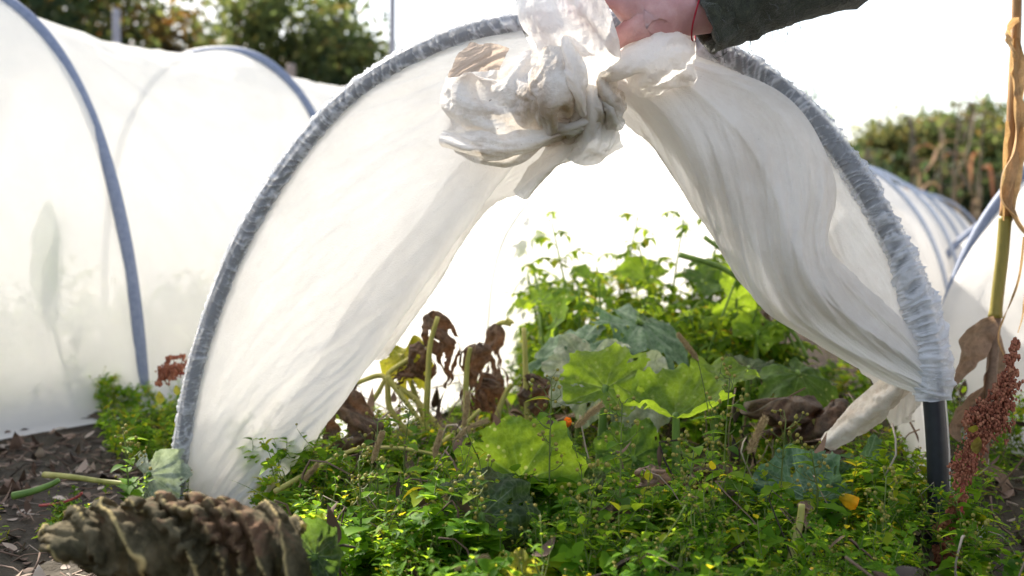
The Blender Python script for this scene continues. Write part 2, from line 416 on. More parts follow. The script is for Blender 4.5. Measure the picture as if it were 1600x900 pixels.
for (xe, Z, hw, H, yaw) in [(1437, 1.98, .41, .535, 16), (1486, 2.7, .42, .53, 20), (1503, 3.3, .42, .52, 22), (1516, 3.9, .42, .50, 23), (1528, 4.7, .42, .48, 24), (1545, 5.6, .42, .46, 24)]:
    ya = R(yaw); x = (xe - 800) / FPX * Z - hw * math.cos(ya); main_h.append((x, Z + hw * math.sin(ya) * .8, ya, hw, H, 0))
for h in main_h[1:]:
    b = Bag(); b.tube(hoop_pts(h, 60), .0055, 10); b.build('hoop', M['pipe_pale'], T2)
fp = smooth(front[::6], 60)
cc = np.array([.015, 1.365, 0]); q = fp - cc; fp = cc + q * (1 + .014 / np.maximum(np.linalg.norm(q, axis=1, keepdims=True), .1)); fp[:, 2] = np.maximum(fp[:, 2], .01)
h0 = (0.015, 1.365, R(13), .45, .6, 0)
cov = cover([h0] + main_h[1:], 'cover', T2, M['fleece'], first=fp, seed=9, sag=.03, flare=.05, out=-.022)

# ------------------------------------------------------------------ gathered sleeve of cloth round the front hoop
def sleeve():
    """Cloth bunched along the pipe from its left foot to the point low on the right where the bare pipe comes out."""
    px = smooth(HP, 1500); stop = np.argmax((px[:, 1] > 622) & (px[:, 0] > 1300)); px = px[:stop + 1]
    c = PH(px[:, 0], px[:, 1]); n = len(c); sg = 40
    s = np.r_[0, np.cumsum(np.linalg.norm(np.diff(c, axis=0), axis=1))]
    t = np.gradient(c, axis=0); t /= np.linalg.norm(t, axis=1, keepdims=True)
    A = np.tile(HN, (n, 1)); B = np.cross(t, A); B /= np.linalg.norm(B, axis=1, keepdims=True)
    th = np.linspace(0, 2 * math.pi, sg, endpoint=False)[None, :]; S = s[:, None]
    w1 = 1 - np.abs(vnoise(S * 150 + 1.3 * np.sin(th * 1 + S * 20) + .5 * np.cos(th * 2), np.cos(th) * .75, np.sin(th) * .75)) * 2.4
    w2 = 1 - np.abs(vnoise(S * 330 + 1.9 * np.cos(th + 1 + S * 31), np.cos(th) * 1.1 + 9, np.sin(th) * 1.1)) * 2.6
    w1 = np.clip(w1, 0, 1) ** 2.2; w2 = np.clip(w2, 0, 1) ** 2
    w3 = np.clip(1 - np.abs(vnoise(S * 34 + 2.6 * np.sin(th + S * 7), np.cos(th) * .9 + 3, np.sin(th) * .9)) * 5, 0, 1) ** 1.5
    big = .5 + .5 * vnoise(S * 9 + 0 * th, 4.0)
    W = np.clip(w1 * (.45 + .6 * big) + .5 * w2 + .5 * w3, 0, 1.3)
    tot = s[-1]
    gather = sstep(tot - .20, tot - .10, S) * (1 - .5 * sstep(tot - .02, tot, S))
    gather = np.clip(gather, 0, 1)
    left = 1 - sstep(.0, .10, S)
    # slack gathers stand off the outside (right flank) of the pipe, most on the right shoulder
    slack = .0006 + .0030 * sstep(.9, 1.2, S) * (1 - gather)
    r = .0126 + slack * (.6 + .5 * fbm(S * 30 + 0 * th, np.cos(th), np.sin(th), 3)) + W * (.0026 + .0012 * sstep(.9, 1.2, S)) + gather * (.0065 + .0030 * W + .003 * np.clip(-np.cos(th - .3), 0, 1))
    r = r + .0009 * left
    X = c[:, None] + r[..., None] * (np.cos(th)[..., None] * A[:, None] + np.sin(th)[..., None] * B[:, None])
    dens = np.clip(W * 1.0 + gather * .55, 0, 1.0)
    mesh_obj('gathered_sleeve', X, gridF(n, sg, True), M['fleece_sleeve'], T2, attrs={'var': dens.ravel()})
sleeve()

# ------------------------------------------------------------------ swags between the hoop and the knot
def surf(rows, cols_off, nu=60, nv=50, rowblend=None):
    """rows: list of boundary polylines (px, py, off) all running the same way; lofts smoothly from one to the next."""
    Ls = []
    for r in rows:
        r = smooth(np.array(r, float), nu); Ls.append(PH(r[:, 0], r[:, 1], r[:, 2]))
    Ls = np.array(Ls)                                            # k, nu, 3
    k = len(Ls); out = np.zeros((nu, nv, 3))
    for i in range(nu):
        out[i] = smooth(Ls[:, i], nv)
    return out
def densify(v): return v
M['fleece_left'] = fleece('fleece_left_swag', (.865, .845, .82), .13, .56, .12)
# left swag: hoop edge -> face -> rolled inner edge -> tucked-back layer
L_hoop = [(284, 792, .004), (300, 650, .005), (345, 480, .006), (425, 315, .006), (545, 165, .007), (690, 78, .008), (815, 46, .01)]
L_mid = [(335, 790, .012), (395, 650, .02), (470, 500, .03), (565, 350, .045), (665, 230, .06), (760, 150, .08), (850, 110, .09)]
L_mid2 = [(365, 788, .022), (445, 690, .035), (545, 545, .05), (640, 400, .065), (725, 285, .085), (800, 205, .10), (870, 150, .10)]
L_edge = [(400, 786, .02), (462, 715, .035), (545, 610, .048), (640, 474, .062), (712, 372, .078), (780, 285, .09), (880, 160, .09)]
L_back = [(392, 790, .000), (450, 720, .004), (535, 608, .008), (628, 472, .015), (700, 370, .03), (770, 280, .05), (878, 158, .07)]
L_in = [(355, 790, -.012), (405, 700, -.02), (480, 590, -.02), (560, 460, -.02), (650, 350, -.01), (730, 250, .01), (870, 150, .05)]
TL = surf([L_hoop, L_mid, L_mid2, L_edge, L_back, L_in], None, 80, 90)
nu, nv = TL.shape[:2]
U = np.linspace(0, 1, nu)[:, None] + np.zeros((1, nv)); Vv = np.linspace(0, 1, nv)[None, :] + np.zeros((nu, 1))
# long folds that run down from the knot
TL += HN * (.0018 * np.sin(Vv * 13 + 2 * fbm(U * 1.5, Vv * 3)) * sstep(.1, .7, U) * sstep(0, .15, Vv))[..., None]
pin = np.zeros((nu, nv)); pin[:, 0] = 1; pin[-1, :] = 1; pin[:, -1] = .5; pin[0, :] = .6
XL = relax(TL, .998, 1.012, pin, .012, ((20, 20), (50, 50), (130, 120)), (160, 120, 60), .012, .6, 2, stiff=.992)
mesh_obj('left_swag', XL, gridF(*XL.shape[:2]), M['fleece_left'], T2)
# thin second layer peeping out behind the left swag under the knot
L2a = [(560, 560, -.01), (640, 440, .0), (710, 330, .02), (790, 240, .04), (880, 170, .06)]
L2b = [(600, 560, -.02), (672, 452, -.01), (745, 345, .01), (790, 300, .03), (905, 200, .05)]
L2c = [(612, 540, -.03), (690, 436, -.02), (752, 322, .0), (828, 296, .025), (925, 205, .045)]
X2 = relax(surf([L2a, L2b, L2c], None, 40, 30), 1.03, 1.12, None, .05, ((20, 15), (60, 45)), (80, 80), .008, .2, 5)
mesh_obj('swag_lining', X2, gridF(*X2.shape[:2]), M['fleece_front'], T2)

# right side: thin sheet still fastened to the hoop, then the heavy twisted swag in front of it
R_hoop = [(1010, 52, .006), (1090, 78, .006), (1210, 143, .006), (1318, 260, .006), (1400, 410, .006), (1440, 520, .006), (1452, 600, .006)]
R_s1 = [(960, 90, .06), (1060, 110, .04), (1170, 165, .03), (1270, 290, .02), (1340, 420, .018), (1400, 520, .016), (1440, 600, .012)]
R_s2 = [(940, 130, .06), (1040, 160, .03), (1130, 240, .01), (1210, 350, .0), (1290, 460, .0), (1370, 550, .0), (1430, 610, .008)]
TS = surf([R_hoop, R_s1, R_s2], None, 60, 50)
XS = relax(TS, .998, 1.035, None, .02, ((18, 14), (40, 32), (90, 76)), (140, 100, 50), .012, .6, 12, stiff=.992)
mesh_obj('right_sheet', XS, gridF(*XS.shape[:2]), M['fleece_front'], T2)
# heavy swag: outer (upper right) edge, crest folds, inner hem
A0 = [(985, 80, .06), (1090, 96, .045), (1238, 152, .03), (1308, 285, .025), (1296, 375, .025), (1345, 440, .022), (1432, 520, .016), (1462, 562, .012)]
A1 = [(965, 95, .085), (1060, 112, .085), (1180, 190, .075), (1262, 290, .06), (1272, 380, .055), (1330, 452, .04), (1420, 528, .022), (1462, 572, .014)]
A2 = [(955, 110, .10), (1035, 135, .10), (1125, 215, .10), (1205, 320, .085), (1245, 405, .075), (1318, 478, .055), (1410, 545, .03), (1462, 585, .015)]
A2b = [(948, 120, .095), (1018, 158, .095), (1092, 245, .09), (1165, 345, .08), (1225, 430, .07), (1305, 500, .05), (1402, 560, .028), (1462, 596, .015)]
A3 = [(942, 130, .08), (1000, 176, .075), (1068, 262, .065), (1140, 365, .06), (1212, 458, .05), (1296, 525, .035), (1396, 578, .022), (1464, 606, .014)]
A4 = [(938, 138, .075), (985, 188, .07), (1045, 262, .055), (1108, 355, .04), (1180, 470, .03), (1262, 526, .015), (1380, 585, .016), (1465, 616, .013)]
A5 = [(934, 146, .07), (970, 186, .065), (1028, 240, .05), (1082, 322, .03), (1150, 425, .01), (1238, 512, .0), (1370, 592, .01), (1466, 626, .012)]
TA = surf([A0, A1, A2, A2b, A3, A4, A5], None, 90, 90)
nu, nv = TA.shape[:2]
U = np.linspace(0, 1, nu)[:, None] + np.zeros((1, nv)); Vv = np.linspace(0, 1, nv)[None, :] + np.zeros((nu, 1))
taper = np.sin(math.pi * np.clip(U, .0, 1)) ** .5
ph_ = Vv * 8.0 + 2.6 * fbm(U * 1.1, Vv * 1.6, 3, 2); TA += HN * (.0065 * taper * (1 - 1.7 * np.abs(np.sin(ph_))))[..., None]
pin = np.zeros((nu, nv)); pin[0] = .9; pin[-1] = 1; pin[:, 0] = .25; pin[:, -1] = .25
XA = relax(TA, .998, 1.04, pin, .012, ((22, 22), (50, 50), (140, 130)), (160, 120, 60), .012, .6, 21, stiff=.992)
mesh_obj('right_swag', XA, gridF(*XA.shape[:2]), M['fleece_front'], T2)
sh = lambda rw, dx, dy, do: [(x + dx, y + dy, o + do) for x, y, o in rw]
for k, rws in enumerate([[sh(A1, -6, 10, -.035), sh(A2, -4, 4, -.045), sh(A3, 6, -6, -.03)], [sh(A2, 4, 2, -.03), sh(A2b, 2, 2, -.04), sh(A3, 4, -4, -.03), sh(A4, 12, -10, -.03)]]):
    TB = surf(rws, None, 50, 34); XB = relax(TB, 1.0, 1.04, None, .02, ((14, 10), (50, 34), (100, 60)), (90, 70, 20), .01, .4, 90 + k)
    mesh_obj('swag_lining', XB, gridF(*XB.shape[:2]), M['fleece_front'], T2)  # cloth backing added behind the swag so less sun shines through

# ------------------------------------------------------------------ the knot and what hangs from it
def patch(rows, nu, nv, eu, ev, seed, levels=None, pull=.03, amp=.012, mat='fleece_dirty', name='knot_fold_and_backing', pin=None, it=(150, 70, 5), bend=.3):
    T = surf(rows, None, nu, nv)
    nu, nv = max(nu, 64), max(nv, 64)
    if pin is None:
        pin = np.zeros(T.shape[:2]); e0 = .8; pin[0] = pin[-1] = e0; pin[:, 0] = pin[:, -1] = e0
    X = relax(T, eu, ev, pin, pull * .35, levels or ((9, 9), (21, 21), (nu, nv)), it, amp * 1.6, .5, seed, stiff=.97)
    return mesh_obj(name, X, gridF(*X.shape[:2]), M[mat], T2)
def lump(cx, cyy, rx, ry, off, depth, rot, e, seed, n=84, name='knot_fold_and_backing', mat='fleece_dirty', pull=.03, open_=.8):
    """A crumpled puff of cloth: slack sheet wrapped round an ellipsoid, its back left open."""
    a = np.linspace(-open_ * math.pi, open_ * math.pi, n)[None, :]; bb = np.linspace(-.47 * math.pi, .47 * math.pi, n)[:, None]
    x = np.cos(bb) * np.sin(a); y = np.sin(bb) + 0 * a; z = np.cos(bb) * np.cos(a)
    cr_, sr = math.cos(R(rot)), math.sin(R(rot))
    X_ = cx + (x * rx * cr_ - y * ry * sr); Y_ = cyy + (x * rx * sr + y * ry * cr_)
    T = PH(X_, Y_, off + z * depth)
    T += HN * (.006 * fbm(x * 2 + seed, y * 2, z * 2, 3))[..., None]
    X = relax(T, 1 + (e - 1) * .8, 1 + (e - 1) * .8, None, .004, ((12, 12), (26, 26), (n, n)), (160, 120, 50), .03, .8, seed, stiff=.99)
    return mesh_obj(name, X, gridF(n, n), M[mat], T2)
CR = ((9, 9), (20, 20), (84, 84))
patch([[(708, 130, .05), (705, 165, .06), (716, 200, .07)], [(770, 112, .07), (775, 165, .085), (785, 225, .09)], [(850, 70, .07), (850, 150, .09), (860, 225, .09)], [(915, 90, .08), (925, 150, .095), (925, 218, .09)], [(955, 115, .07), (968, 150, .08), (965, 195, .07)]], 72, 72, 1.08, 1.12, 30, levels=CR)  # base sheet added behind the knot, closes gaps and holds back the sun
patch([[(770, 150, .08), (775, 190, .08), (790, 222, .08)], [(850, 90, .09), (850, 160, .105), (860, 218, .10)], [(925, 100, .09), (930, 160, .105), (930, 212, .10)], [(955, 120, .08), (964, 150, .09), (960, 190, .08)]], 72, 72, 1.08, 1.2, 29, levels=CR)  # second backing sheet, added to darken the knot against the light
patch([[(704, 122, .07), (692, 155, .08), (706, 195, .09), (730, 226, .10)], [(728, 106, .10), (720, 150, .13), (732, 190, .135), (750, 228, .125)], [(750, 114, .105), (762, 155, .125), (768, 195, .14), (772, 228, .13)],
       [(788, 116, .11), (795, 150, .14), (800, 185, .14), (810, 226, .13)], [(828, 92, .10), (832, 140, .125), (838, 180, .13), (848, 222, .12)], [(850, 80, .07), (852, 140, .09), (862, 175, .10), (870, 205, .09)]], 84, 84, 1.10, 1.16, 31, levels=CR)
patch([[(790, 130, .12), (800, 160, .14), (818, 190, .145), (840, 205, .13)], [(815, 118, .135), (826, 150, .16), (840, 180, .16), (852, 200, .14)], [(842, 108, .14), (850, 140, .17), (856, 172, .165), (860, 198, .14)]], 84, 84, 1.12, 1.2, 32, levels=CR)
patch([[(842, 92, .12), (830, 120, .13), (836, 155, .13), (850, 190, .12)], [(860, 84, .15), (848, 120, .17), (852, 160, .175), (860, 197, .14)], [(880, 98, .155), (880, 130, .185), (876, 165, .18), (866, 197, .14)],
       [(890, 118, .12), (898, 145, .145), (886, 175, .14), (870, 196, .12)]], 84, 84, 1.14, 1.22, 33, levels=CR)
for k, (rows_) in enumerate([
    [[(880, 150, .12), (885, 180, .12), (878, 205, .10)], [(896, 148, .14), (900, 180, .145), (892, 210, .12)], [(912, 155, .12), (915, 185, .12), (908, 212, .10)]],
    [[(905, 140, .12), (912, 170, .12), (905, 205, .10)], [(920, 136, .145), (926, 168, .15), (918, 206, .125)], [(934, 142, .12), (940, 172, .12), (934, 205, .10)]],
    [[(925, 128, .12), (932, 150, .12), (950, 172, .10)], [(935, 120, .14), (946, 146, .145), (962, 168, .12)], [(948, 118, .12), (960, 140, .12), (974, 160, .10)]],
    [[(860, 190, .11), (885, 186, .12), (915, 180, .12)], [(862, 202, .13), (888, 200, .145), (920, 190, .14)], [(868, 214, .11), (892, 212, .12), (925, 200, .12)]],
    [[(885, 120, .10), (890, 150, .10), (895, 180, .10)], [(902, 120, .12), (905, 150, .12), (908, 178, .11)], [(922, 122, .10), (925, 150, .10), (925, 180, .10)]],
    [[(930, 165, .11), (945, 175, .11), (950, 195, .09)], [(940, 158, .13), (955, 168, .135), (962, 190, .11)], [(950, 150, .11), (966, 162, .11), (975, 182, .09)]]]):
    patch(rows_, 60, 60, 1.12, 1.45, 34 + k, mat='fleece_front' if k % 2 else 'fleece_dirty', levels=((10, 10), (24, 24), (60, 60)), pull=.02)
# band that runs under the puffs
patch([[(690, 205, .11), (735, 212, .135), (800, 212, .145), (870, 205, .135), (925, 180, .11)], [(695, 222, .115), (740, 232, .145), (800, 236, .155), (865, 215, .14), (925, 186, .115)],
       [(712, 238, .10), (755, 250, .125), (805, 250, .13), (860, 226, .12), (930, 192, .10)]], 64, 32, 1.05, 1.25, 40, name='knot_band')
# soiled corner folded over behind
patch([[(698, 122, .13), (714, 92, .13), (736, 68, .12)], [(735, 112, .145), (755, 90, .14), (768, 70, .13)], [(775, 106, .14), (788, 90, .135), (798, 74, .125)]], 32, 32, 1.08, 1.08, 41, name='soiled_corner', pull=.06, mat='fleece_stained')
# upright fold rising above the fist
patch([[(812, -60, .10), (818, 10, .12), (838, 70, .12), (862, 130, .12), (905, 165, .11)],
       [(845, -70, .125), (862, 5, .15), (872, 60, .155), (892, 115, .15), (915, 165, .12)],
       [(885, -70, .13), (905, 10, .16), (918, 60, .165), (925, 112, .155), (930, 160, .12)],
       [(915, -50, .145), (940, 20, .17), (955, 65, .175), (952, 112, .15), (942, 150, .11)],
       [(918, -40, .14), (944, 20, .165), (964, 70, .17), (960, 114, .14), (948, 150, .10)]], 72, 72, 1.10, 1.14, 44, mat='fleece_front', pull=.04, name='upright_fold_and_backing')
patch([[(895, 20, .11), (900, 80, .115), (912, 150, .11)], [(930, 10, .125), (935, 80, .13), (932, 150, .115)], [(952, 40, .125), (962, 80, .13), (962, 130, .11)]], 60, 60, 1.05, 1.15, 45, mat='fleece_front', name='upright_fold_and_backing')  # backing sheet added behind the fold to dim the sun through it
# hanging lip in the middle of the knot
patch([[(862, 62, .145), (860, 100, .16), (880, 140, .165), (898, 172, .15)], [(882, 60, .16), (890, 105, .18), (906, 145, .18), (912, 178, .155)], [(905, 70, .16), (912, 110, .175), (916, 140, .17), (915, 172, .15)]], 48, 40, 1.08, 1.25, 47, mat='fleece_front')
# puff to the right, under the fist
patch([[(948, 96, .115), (985, 66, .12), (1020, 50, .12), (1050, 42, .115), (1082, 62, .10), (1086, 92, .09)],
       [(945, 106, .14), (985, 84, .155), (1022, 72, .16), (1052, 68, .15), (1078, 84, .125), (1082, 108, .10)],
       [(945, 114, .145), (985, 104, .165), (1018, 102, .17), (1045, 104, .155), (1066, 114, .125), (1076, 124, .10)],
       [(940, 122, .13), (975, 120, .15), (1000, 124, .15), (1030, 134, .14), (1052, 132, .12), (1070, 132, .10)],
       [(936, 126, .10), (965, 128, .115), (990, 132, .12), (1020, 138, .11), (1045, 134, .10), (1066, 130, .09)]], 84, 72, 1.10, 1.12, 50, mat='fleece_front', pull=.035, name='knot_puff_and_backing')
patch([[(950, 100, .10), (1000, 74, .10), (1045, 62, .095), (1078, 80, .085)], [(950, 112, .105), (1005, 98, .11), (1045, 95, .105), (1072, 104, .09)], [(948, 122, .10), (1000, 116, .105), (1040, 124, .10), (1062, 124, .09)]], 60, 60, 1.05, 1.15, 51, mat='fleece_front', name='knot_puff_and_backing')  # added backing behind the puff, doubles the cloth so less light passes
patch([[(950, 106, .115), (1000, 84, .12), (1045, 74, .115), (1074, 90, .10)], [(950, 116, .12), (1005, 104, .13), (1045, 102, .12), (1068, 110, .10)], [(948, 122, .115), (1000, 118, .12), (1036, 128, .11), (1058, 126, .10)]], 60, 60, 1.05, 1.15, 52, mat='fleece_front', name='knot_puff_and_backing')  # another added backing sheet in between, dims the puff further
# loose tails under the knot
patch([[(800, 300, .07), (830, 262, .08), (870, 215, .09), (925, 190, .10)], [(820, 304, .085), (852, 268, .10), (890, 232, .11), (930, 195, .11)], [(836, 296, .07), (868, 262, .085), (905, 238, .10), (935, 198, .10)]], 44, 36, 1.05, 1.2, 53, mat='fleece_front', name='hanging_tail')
patch([[(880, 240, .09), (892, 215, .10), (915, 190, .11)], [(908, 250, .11), (918, 222, .125), (928, 195, .12)], [(936, 250, .10), (944, 222, .11), (938, 190, .11)], [(966, 232, .09), (958, 205, .10), (945, 180, .10)]], 40, 56, 1.08, 1.3, 55, mat='fleece_front', name='hanging_tail')
patch([[(930, 215, .08), (935, 190, .10), (940, 160, .11)], [(950, 212, .09), (958, 185, .11), (955, 155, .115)], [(968, 190, .07), (975, 168, .09), (968, 145, .10)]], 36, 36, 1.1, 1.3, 56, mat='fleece_front', name='hanging_tail')
# rolled hem end lying inside the foot of the tunnel
patch([[(1300, 672, -.10), (1328, 636, -.09), (1375, 598, -.06), (1400, 580, -.03)], [(1300, 690, -.075), (1345, 655, -.06), (1388, 615, -.035), (1412, 590, -.015)],
       [(1306, 692, -.09), (1352, 664, -.08), (1395, 630, -.055), (1418, 600, -.03)], [(1310, 680, -.13), (1350, 650, -.12), (1390, 612, -.09), (1412, 590, -.05)]], 60, 48, 1.12, 1.30, 70, mat='fleece_dirty', name='rolled_hem')
patch([[(1330, 560, -.10), (1370, 610, -.12), (1390, 668, -.14)], [(1390, 570, -.06), (1405, 610, -.09), (1412, 660, -.11)], [(1435, 600, -.02), (1432, 622, -.05), (1424, 648, -.07)]], 40, 40, 1.04, 1.1, 71, mat='fleece_front', name='loose_hem')

# ------------------------------------------------------------------ hand, arm and the rest of the person out of frame
M['skin'] = None
def skin_material():
    m, t, out = nodes('skin')
    n = noise(t, 26, 6, .65); n2 = noise(t, 260, 4, .6, stretch=(1, 1, .4))
    c = ramp(t, n, [(.3, (.42, .20, .20)), (.55, (.54, .29, .28)), (.72, (.64, .39, .37))])
    p = N(t, 'ShaderNodeBsdfPrincipled', Roughness=.5); t.links.new(c, p.inputs['Base Color'])
    p.inputs['Subsurface Weight'].default_value = .25; p.inputs['Subsurface Radius'].default_value = (.012, .004, .002); p.inputs['Subsurface Scale'].default_value = .6
    b1 = bumpn(t, n2, .6, .0014); t.links.new(b1, p.inputs['Normal']); t.links.new(p.outputs[0], out.inputs[0]); return m
M['skin'] = skin_material()
def knit_material():
    m, t, out = nodes('wool_knit')
    n = noise(t, 170, 5, .75); n2 = noise(t, 30, 4)
    c = ramp(t, n, [(.3, (.012, .014, .008)), (.55, (.035, .04, .022)), (.75, (.09, .095, .055))])
    p = N(t, 'ShaderNodeBsdfPrincipled', Roughness=.95); t.links.new(c, p.inputs['Base Color']); p.inputs['Sheen Weight'].default_value = .3
    t.links.new(bumpn(t, n, 1, .004), p.inputs['Normal']); t.links.new(p.outputs[0], out.inputs[0]); return m
M['knit'] = knit_material()
M['trouser'] = simple('trouser_cloth', [(.3, (.03, .035, .05)), (.7, (.05, .055, .07))], 40, .9)
M['hair'] = simple('brown_hair', [(.3, (.03, .02, .012)), (.7, (.09, .055, .03))], 120, .6, .8, .002, stretch=(1, 1, .2))
def skinned(name, verts, edges, radii, mat, parent, sub=2, root=0):
    me = bpy.data.meshes.new(name); me.from_pydata([tuple(v) for v in verts], edges, []); o = bpy.data.objects.new(name, me); COL.objects.link(o)
    sk = o.modifiers.new('Skin', 'SKIN'); sk.use_smooth_shade = True
    sb = o.modifiers.new('Sub', 'SUBSURF'); sb.levels = sub; sb.render_levels = sub
    sv = me.skin_vertices[0].data
    for k, r in enumerate(radii):
        sv[k].radius = (r, r) if not isinstance(r, tuple) else r; sv[k].use_root = (k == root)
    dg = bpy.context.evaluated_depsgraph_get(); dg.update(); m2 = bpy.data.meshes.new_from_object(o.evaluated_get(dg))
    bpy.data.objects.remove(o); o = bpy.data.objects.new(name, m2); COL.objects.link(o); m2.materials.clear(); m2.materials.append(mat)
    m2.polygons.foreach_set('use_smooth', [True] * len(m2.polygons))
    if parent is not None: o.parent = parent; o.matrix_parent_inverse = Matrix.Translation(-Vector(parent.location))
    return o
def build_person():
    feet = np.array([1.05, .86, 0.0])
    T = thing('person', (1.05, .95, 0), 'person in a dark green knitted sleeve with a red string bracelet, gripping the knotted fleece', 'person')
    H = lambda x, y, o: PH(x, y, o)
    V = []; E_ = []; Rr = []
    def v(p, r, par=None):
        V.append(np.array(p, float)); Rr.append(r); k = len(V) - 1
        if par is not None: E_.append((par, k))
        return k
    pel = v((1.17, 1.00, .84), .13)
    ch = v((.93, 1.06, 1.0), .14, pel); nk0 = v((.74, 1.10, 1.10), .115, ch); nk = v((.63, 1.11, 1.18), .055, nk0); hd = v((.56, 1.11, 1.26), .085, nk); v((.52, 1.10, 1.34), .075, hd)
    for sy, fx in ((1, 1.16), (-1, 1.0)):
        hp = v((1.18, 1.0 + sy * .10, .78), .095, pel); kn = v((1.04, 1.0 + sy * .13, .46), .062, hp); an = v((1.14, 1.0 + sy * .13, .09), .042, kn); v((.98, 1.0 + sy * .14, .04), .038, an)
    s2 = v((.82, .92, 1.05), .065, nk0); e2 = v((.80, .86, .80), .045, s2); w2 = v((.92, .92, .60), .03, e2); v((.98, .95, .52), .028, w2)
    s1 = v((.74, 1.24, 1.04), .065, nk0)
    e1 = v(H(1380, -95, .08), .045, s1)
    f1 = v(H(1250, -38, .09), .038, e1); f2 = v(H(1165, -4, .10), .031, f1)
    w1 = v(H(1098, 18, .11), .0265, f2)
    p1 = v(H(1062, 20, .115), .029, w1); p2 = v(H(1018, 12, .12), .033, p1); p3 = v(H(980, 4, .125), .031, p2)
    # fingers: rooted in the palm, curling down and round the cloth (index nearest the camera)
    for k, (ox, oy, oo, ln) in enumerate([(0, 0, .022, 1.0), (-4, -8, .004, 1.08), (-2, -12, -.014, 1.0), (2, -12, -.030, .82)]):
        a = v(H(958 + ox, -2 + oy, .125 + oo), .0108, p3)
        b_ = v(H(930 - 6 * ln + ox, 6 + oy, .127 + oo * .9), .0095, a); c = v(H(918 - 6 * ln + ox, 30 + oy, .127 + oo * .8), .0088, b_); v(H(934 + ox, 46 + oy, .124 + oo * .7), .0075, c)
    # thumb: leaves the side of the palm near the wrist, closes down over the cloth
    t0 = v(H(1030, 34, .138), .0165, p2); t1 = v(H(994, 42, .140), .0140, t0); t2 = v(H(970, 56, .130), .0115, t1); v(H(950, 76, .118), .0092, t2)
    skinned('body', V, E_, Rr, M['skin'], T)
    # sleeve and sweater
    V = []; E_ = []; Rr = []
    pel = v((1.15, 1.01, .86), .14); ch = v((.93, 1.06, 1.0), .158, pel); nk0 = v((.74, 1.10, 1.10), .13, ch); v((.66, 1.11, 1.15), .07, nk0)
    s2 = v((.82, .92, 1.05), .078, nk0); e2 = v((.80, .86, .80), .06, s2); v((.91, .915, .62), .045, e2)
    s1 = v((.74, 1.24, 1.04), .078, nk0); e1 = v(H(1380, -95, .08), .062, s1)
    f1 = v(H(1255, -42, .09), .050, e1); f2 = v(H(1185, -14, .10), .044, f1); f3 = v(H(1130, 16, .108), .042, f2); v(H(1096, 26, .112), .037, f3)
    o = skinned('sweater', V, E_, Rr, M['knit'], T, 3)
    me = o.data; n = len(me.vertices); co = np.zeros(n * 3, np.float32); me.vertices.foreach_get('co', co); co = co.reshape(-1, 3)
    no = np.zeros(n * 3, np.float32); me.vertices.foreach_get('normal', no); no = no.reshape(-1, 3)
    co += no * (.008 * fbm(co[:, 0] * 34, co[:, 1] * 20, co[:, 2] * 30, 4))[:, None]
    me.vertices.foreach_set('co', co.ravel()); me.update()
    # drooping cuff edge
    b = Bag(); c = H(1108, 26, .112); ax = H(1160, 0, .10) - c; ax /= np.linalg.norm(ax); a = np.cross(ax, [0, 1, 0]); a /= np.linalg.norm(a); bb = np.cross(ax, a)
    th = np.linspace(0, 2 * math.pi, 48, endpoint=False); rows = []
    for q, (s, r) in enumerate([(.016, .032), (.0, .0335), (-.006, .034), (-.010, .031), (-.006, .0285), (.004, .0275)]):
        rr = r * (1 + .05 * np.sin(th * 5 + q) + .04 * np.sin(th * 11))
        rows.append(c + ax * s + rr[:, None] * (np.cos(th)[:, None] * a + np.sin(th)[:, None] * bb) + np.array([0, 0, -.004]))
    mesh_obj('cuff', np.array(rows), gridF(6, 48, True), M['knit'], T)
    # loose wool ends along the sleeve
    b = Bag(); r = np.random.default_rng(5)
    for k in range(70):
        t = r.random(); c = H(1110, 30, .11) * (1 - t) + H(1270, -44, .09) * t; a_ = r.random() * 6.28; rad = .042 + .012 * t
        d = np.array([0, math.cos(a_), math.sin(a_)]); p = c + d * rad; q_ = p + d * r.uniform(.002, .007) + r.normal(0, .003, 3); b.tube([p - d * .01, p, q_, q_ + r.normal(0, .003, 3)], .00035, 3)
    b.build('wool_fuzz', M['knit'], T)
    V = []; E_ = []; Rr = []
    pel = v((1.17, 1.0, .82), .142)
    for sy in (1, -1):
        hp = v((1.18, 1.0 + sy * .10, .74), .105, pel); kn = v((1.04, 1.0 + sy * .13, .46), .074, hp); v((1.13, 1.0 + sy * .13, .13), .062, kn)
    skinned('trousers', V, E_, Rr, M['trouser'], T)
    b = Bag(); V_, F_ = ball_arr((.545, 1.11, 1.315), .098, 20, 14, (1, .9, 1.0)); V_ += .006 * fbm(V_[:, 0] * 40, V_[:, 1] * 40, V_[:, 2] * 40)[:, None]; b.add(V_, F_); b.build('hair', M['hair'], T)
    # red string bracelet
    w = H(1086, 21, .113); ax = H(1062, 20, .115) - w; ax /= np.linalg.norm(ax); a = np.cross(ax, [0, 1, 0]); a /= np.linalg.norm(a); bb = np.cross(ax, a)
    th = np.linspace(0, 2 * math.pi, 60)
    pts = w + .0295 * (np.cos(th)[:, None] * a + np.sin(th)[:, None] * bb) + ax * (.003 * np.sin(th * 2))[:, None]
    m = simple('red_string', [(.3, (.25, .01, .02)), (.7, (.4, .02, .04))], 200, .8)
    b = Bag(); b.tube(pts, .0010, 6); b.build('bracelet', m, T)
build_person()

